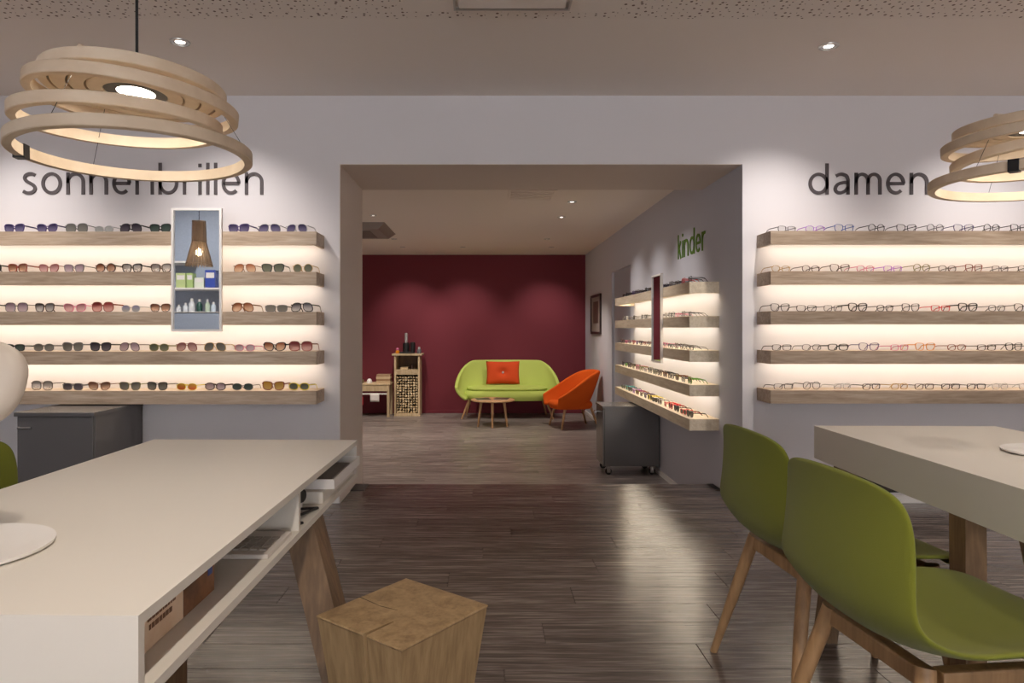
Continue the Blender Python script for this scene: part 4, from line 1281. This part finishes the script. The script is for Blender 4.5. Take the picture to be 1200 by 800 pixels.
# ------------------------------------------------------------------ play table by the red wall
PT = (-1.90, 10.85, BZ)
t = thing('play_table', 'low wooden play table with a peg rail beside the firewood cabinet', 'table', PT)
MB().box(-0.46, 0.44, -0.20, 0.22, 0.50, 0.52, 0.003).build('table_top', M['pale_wood'], t)
MB().box(-0.44, 0.42, -0.19, -0.175, 0.405, 0.50).build('apron', M['pale_wood'], t)
for sx in (-0.43, 0.385):
    for sy in (-0.185, 0.175):
        MB().box(sx, sx + 0.04, sy, sy + 0.035, 0, 0.50).build('leg', M['pale_wood'], t)
r_ = MB().box(-0.39, 0.385, -0.186, -0.170, 0.352, 0.372).build('peg_rail', M['white'], t)
for k in range(8):
    xk = -0.35 + k * 0.095
    MB().rod((xk, -0.186, 0.360), (xk, -0.205, 0.352), 0.006, 0.006, 8).build('peg', M['white'], r_)
m = MB(); m.grid([[(-0.07 + 0.14 * i / 6, -0.004 * math.sin(i * 1.7) * j / 4, -0.13 * j / 4) for i in range(7)] for j in range(5)])
o = m.build('tea_towel', M['white'], None, 180, (-1.70, 10.635, BZ + 0.372)); sd = o.modifiers.new('thick', 'SOLIDIFY'); sd.thickness = 0.004
tag(o, 'white cloth hanging from the peg rail of the play table', 'cloth')
t = thing('oven_mitt', 'red cloth mitt hanging from the peg rail', 'mitt', (-1.915, 10.636, BZ + 0.19))
MB().box(-0.035, 0.035, -0.012, 0.012, 0.0, 0.13, 0.01).build('mitt_body', FC['red'], t)
MB().box(-0.004, 0.004, -0.003, 0.003, 0.13, 0.165).build('loop', FC['red'], t)
ZP = BZ + 0.52 + 0.0005
for k, (w_, c) in enumerate(((0.112, (196, 172, 140)), (0.108, (150, 120, 88)), (0.112, (204, 182, 148)), (0.105, (168, 138, 108)))):
    o = tag(MB().box(-w_, w_, -0.09, 0.09, 0, 0.034, 0.002).build('wooden_box', plain('box wood %d' % k, srgb(*c), 0.6, vary=0.12, bscale=30), None, loc=(-1.585, 10.84, ZP + k * 0.0345)), 'flat wooden game box, %s of the pile on the play table' % ['lowest', 'second', 'third', 'topmost'][k], 'box', 'game boxes on the play table')
t = tag(MB().lathe([(0, 0), (0.045, 0), (0.045, 0.02), (0.035, 0.05), (0.015, 0.07), (0, 0.072)], 18).build('toy_pot', M['white'], None, 40, (-1.81, 10.80, ZP)), 'small white domed toy pot on the play table', 'toy')
t = tag(MB().box(-0.06, 0.06, -0.05, 0.05, 0, 0.05, 0.006).build('toy_crate', FC['olive'], None, loc=(-1.97, 10.84, ZP)), 'small dark green toy crate on the play table', 'toy')
# framed picture on the side wall
t = thing('framed_picture', 'dark framed picture on the side wall behind the armchair', 'picture', (OX1, 10.07, 1.33), -PI / 2)
m = MB(); w_, h_ = 0.43, 0.29
m.box(-w_, -w_ + 0.035, -0.025, 0, -h_, h_); m.box(w_ - 0.035, w_, -0.025, 0, -h_, h_); m.box(-w_ + 0.035, w_ - 0.035, -0.025, 0, h_ - 0.035, h_); m.box(-w_ + 0.035, w_ - 0.035, -0.025, 0, -h_, -h_ + 0.035)
m.build('frame', plain('dark wood frame', srgb(44, 30, 30), 0.4), t)
MB().box(-w_ + 0.035, w_ - 0.035, -0.012, 0, -h_ + 0.035, h_ - 0.035).build('mount', plain('grey mount', srgb(168, 160, 158), 0.7), t)
MB().box(-0.22, 0.22, -0.015, -0.012, -0.13, 0.19).build('print', plain('brown print sheet', srgb(104, 84, 80), 0.6, vary=0.4, bscale=9), t)

# ------------------------------------------------------------------ what the sunglasses mirror shows: product unit and slatted lamp off to the side
UY = 0.66
def ux(px, Yv=7.70):
    return (px - 567) * Yv / 800
def uz(py, Yv=7.70):
    return 1.12 + (385 - py) * Yv / 800
t = thing('product_unit', 'blue grey product shelving reflected in the sunglasses mirror', 'shelving', (ux(228), UY, 0))
uw = 0.36
bg = plain('blue grey panel', srgb(166, 178, 196), 0.6, vary=0.10, bscale=60)
MB().box(-uw, uw, -0.36, -0.34, 0, 2.55).build('back_panel', bg, t)
MB().box(-uw, uw, -0.34, 0.0, 0, uz(366)).build('lower_cabinet', bg, t)
for nm, (a, b), zz in (('shelf', (-uw, -0.09), uz(306)), ('shelf', (-uw, uw), uz(337)), ('shelf', (-uw, uw), uz(365))):
    MB().box(a, b, -0.34, 0.0, zz - 0.02, zz).build(nm, M['white'], t)
zz2, zz3 = uz(337) + 0.0005, uz(365) + 0.0005
for k, (p0, p1, h_, col, lab) in enumerate(((206, 217, 0.165, (196, 214, 150), 'tall pale green carton at the unit edge'), (218.5, 225.5, 0.165, (178, 204, 132), 'narrow pale green carton'), (227.5, 238.5, 0.115, (226, 232, 214), 'short white and green carton'), (240, 252, 0.20, (52, 76, 168), 'tall blue and white carton'))):
    t = thing('carton', lab + ' on the shelf seen in the mirror', 'carton', ((ux(p0) + ux(p1)) / 2, UY - 0.08, zz2))
    hw = (ux(p1) - ux(p0)) / 2
    MB().box(-hw, hw, -0.05, 0.05, 0, h_, 0.001).build('box_body', plain('carton %d' % k, srgb(*col), 0.5), t)
    MB().box(-hw * 0.8, hw * 0.8, 0.0501, 0.0506, h_ * 0.55, h_ * 0.85).build('print_band', M['white'], t)
for k, (px, r_, h_, col, lab) in enumerate(((207, 0.026, 0.08, (226, 230, 234), 'small white jar'), (215, 0.026, 0.10, (220, 226, 232), 'small white bottle'), (222.5, 0.034, 0.15, (228, 232, 236), 'large white bottle'), (231.5, 0.030, 0.14, (34, 78, 70), 'dark green bottle'), (241, 0.026, 0.14, (206, 224, 200), 'pale green bottle'), (248, 0.026, 0.11, (210, 224, 236), 'pale blue bottle'))):
    t = thing('bottle', lab + ' on the lower shelf seen in the mirror', 'bottle', (ux(px), UY - 0.08, zz3))
    MB().lathe([(0, 0), (r_, 0), (r_, h_ * 0.6), (r_ * 0.45, h_ * 0.78), (r_ * 0.45, h_ * 0.8), (0, h_ * 0.8)], 16).build('bottle_body', plain('bottle %d' % k, srgb(*col), 0.35), t, 40)
    MB().lathe([(0, h_ * 0.8), (r_ * 0.5, h_ * 0.8), (r_ * 0.45, h_), (0, h_)], 14).build('cap', M['white'], t, 40)
t = thing('slatted_lamp', 'conical wooden slat pendant reflected in the sunglasses mirror', 'pendant lamp', (-2.60, 2.10, CZ))
Yv = 2 * 4.17 - 2.10
zb_, zm_, zt_ = 1.12 + (385 - 312) * Yv / 800, 1.12 + (385 - 284) * Yv / 800, 1.12 + (385 - 259) * Yv / 800
for k in range(28):
    an = 2 * PI * k / 28
    c, s = math.cos(an), math.sin(an)
    m = MB()
    m.rod((0.115 * c, 0.115 * s, zb_ - CZ), (0.060 * c, 0.060 * s, zm_ - CZ), 0.006, 0.005, 6); m.rod((0.060 * c, 0.060 * s, zm_ - CZ), (0.055 * c, 0.055 * s, zt_ - CZ), 0.005, 0.005, 6)
    m.build('slat', M['lamp_wood'], t)
m = MB()
for rr_, zz in ((0.112, zb_ + 0.02), (0.062, zm_), (0.056, zt_ - 0.01)):
    m.lathe([(rr_ - 0.006, zz - CZ), (rr_ + 0.004, zz - CZ), (rr_ + 0.004, zz - CZ + 0.008), (rr_ - 0.006, zz - CZ + 0.008)], 32, closed=True)
m.build('hoop', M['lamp_wood'], t)
MB().lathe([(0, zb_ + 0.09 - CZ), (0.03, zb_ + 0.11 - CZ), (0.03, zb_ + 0.14 - CZ), (0, zb_ + 0.17 - CZ)], 16).build('bulb', emit('dim bulb', (1.0, 0.78, 0.5), 9.0), t, 40)
MB().rod((0, 0, zt_ - 0.02 - CZ), (0, 0, 0), 0.003, 0.003, 8).build('cord', M['black'], t)
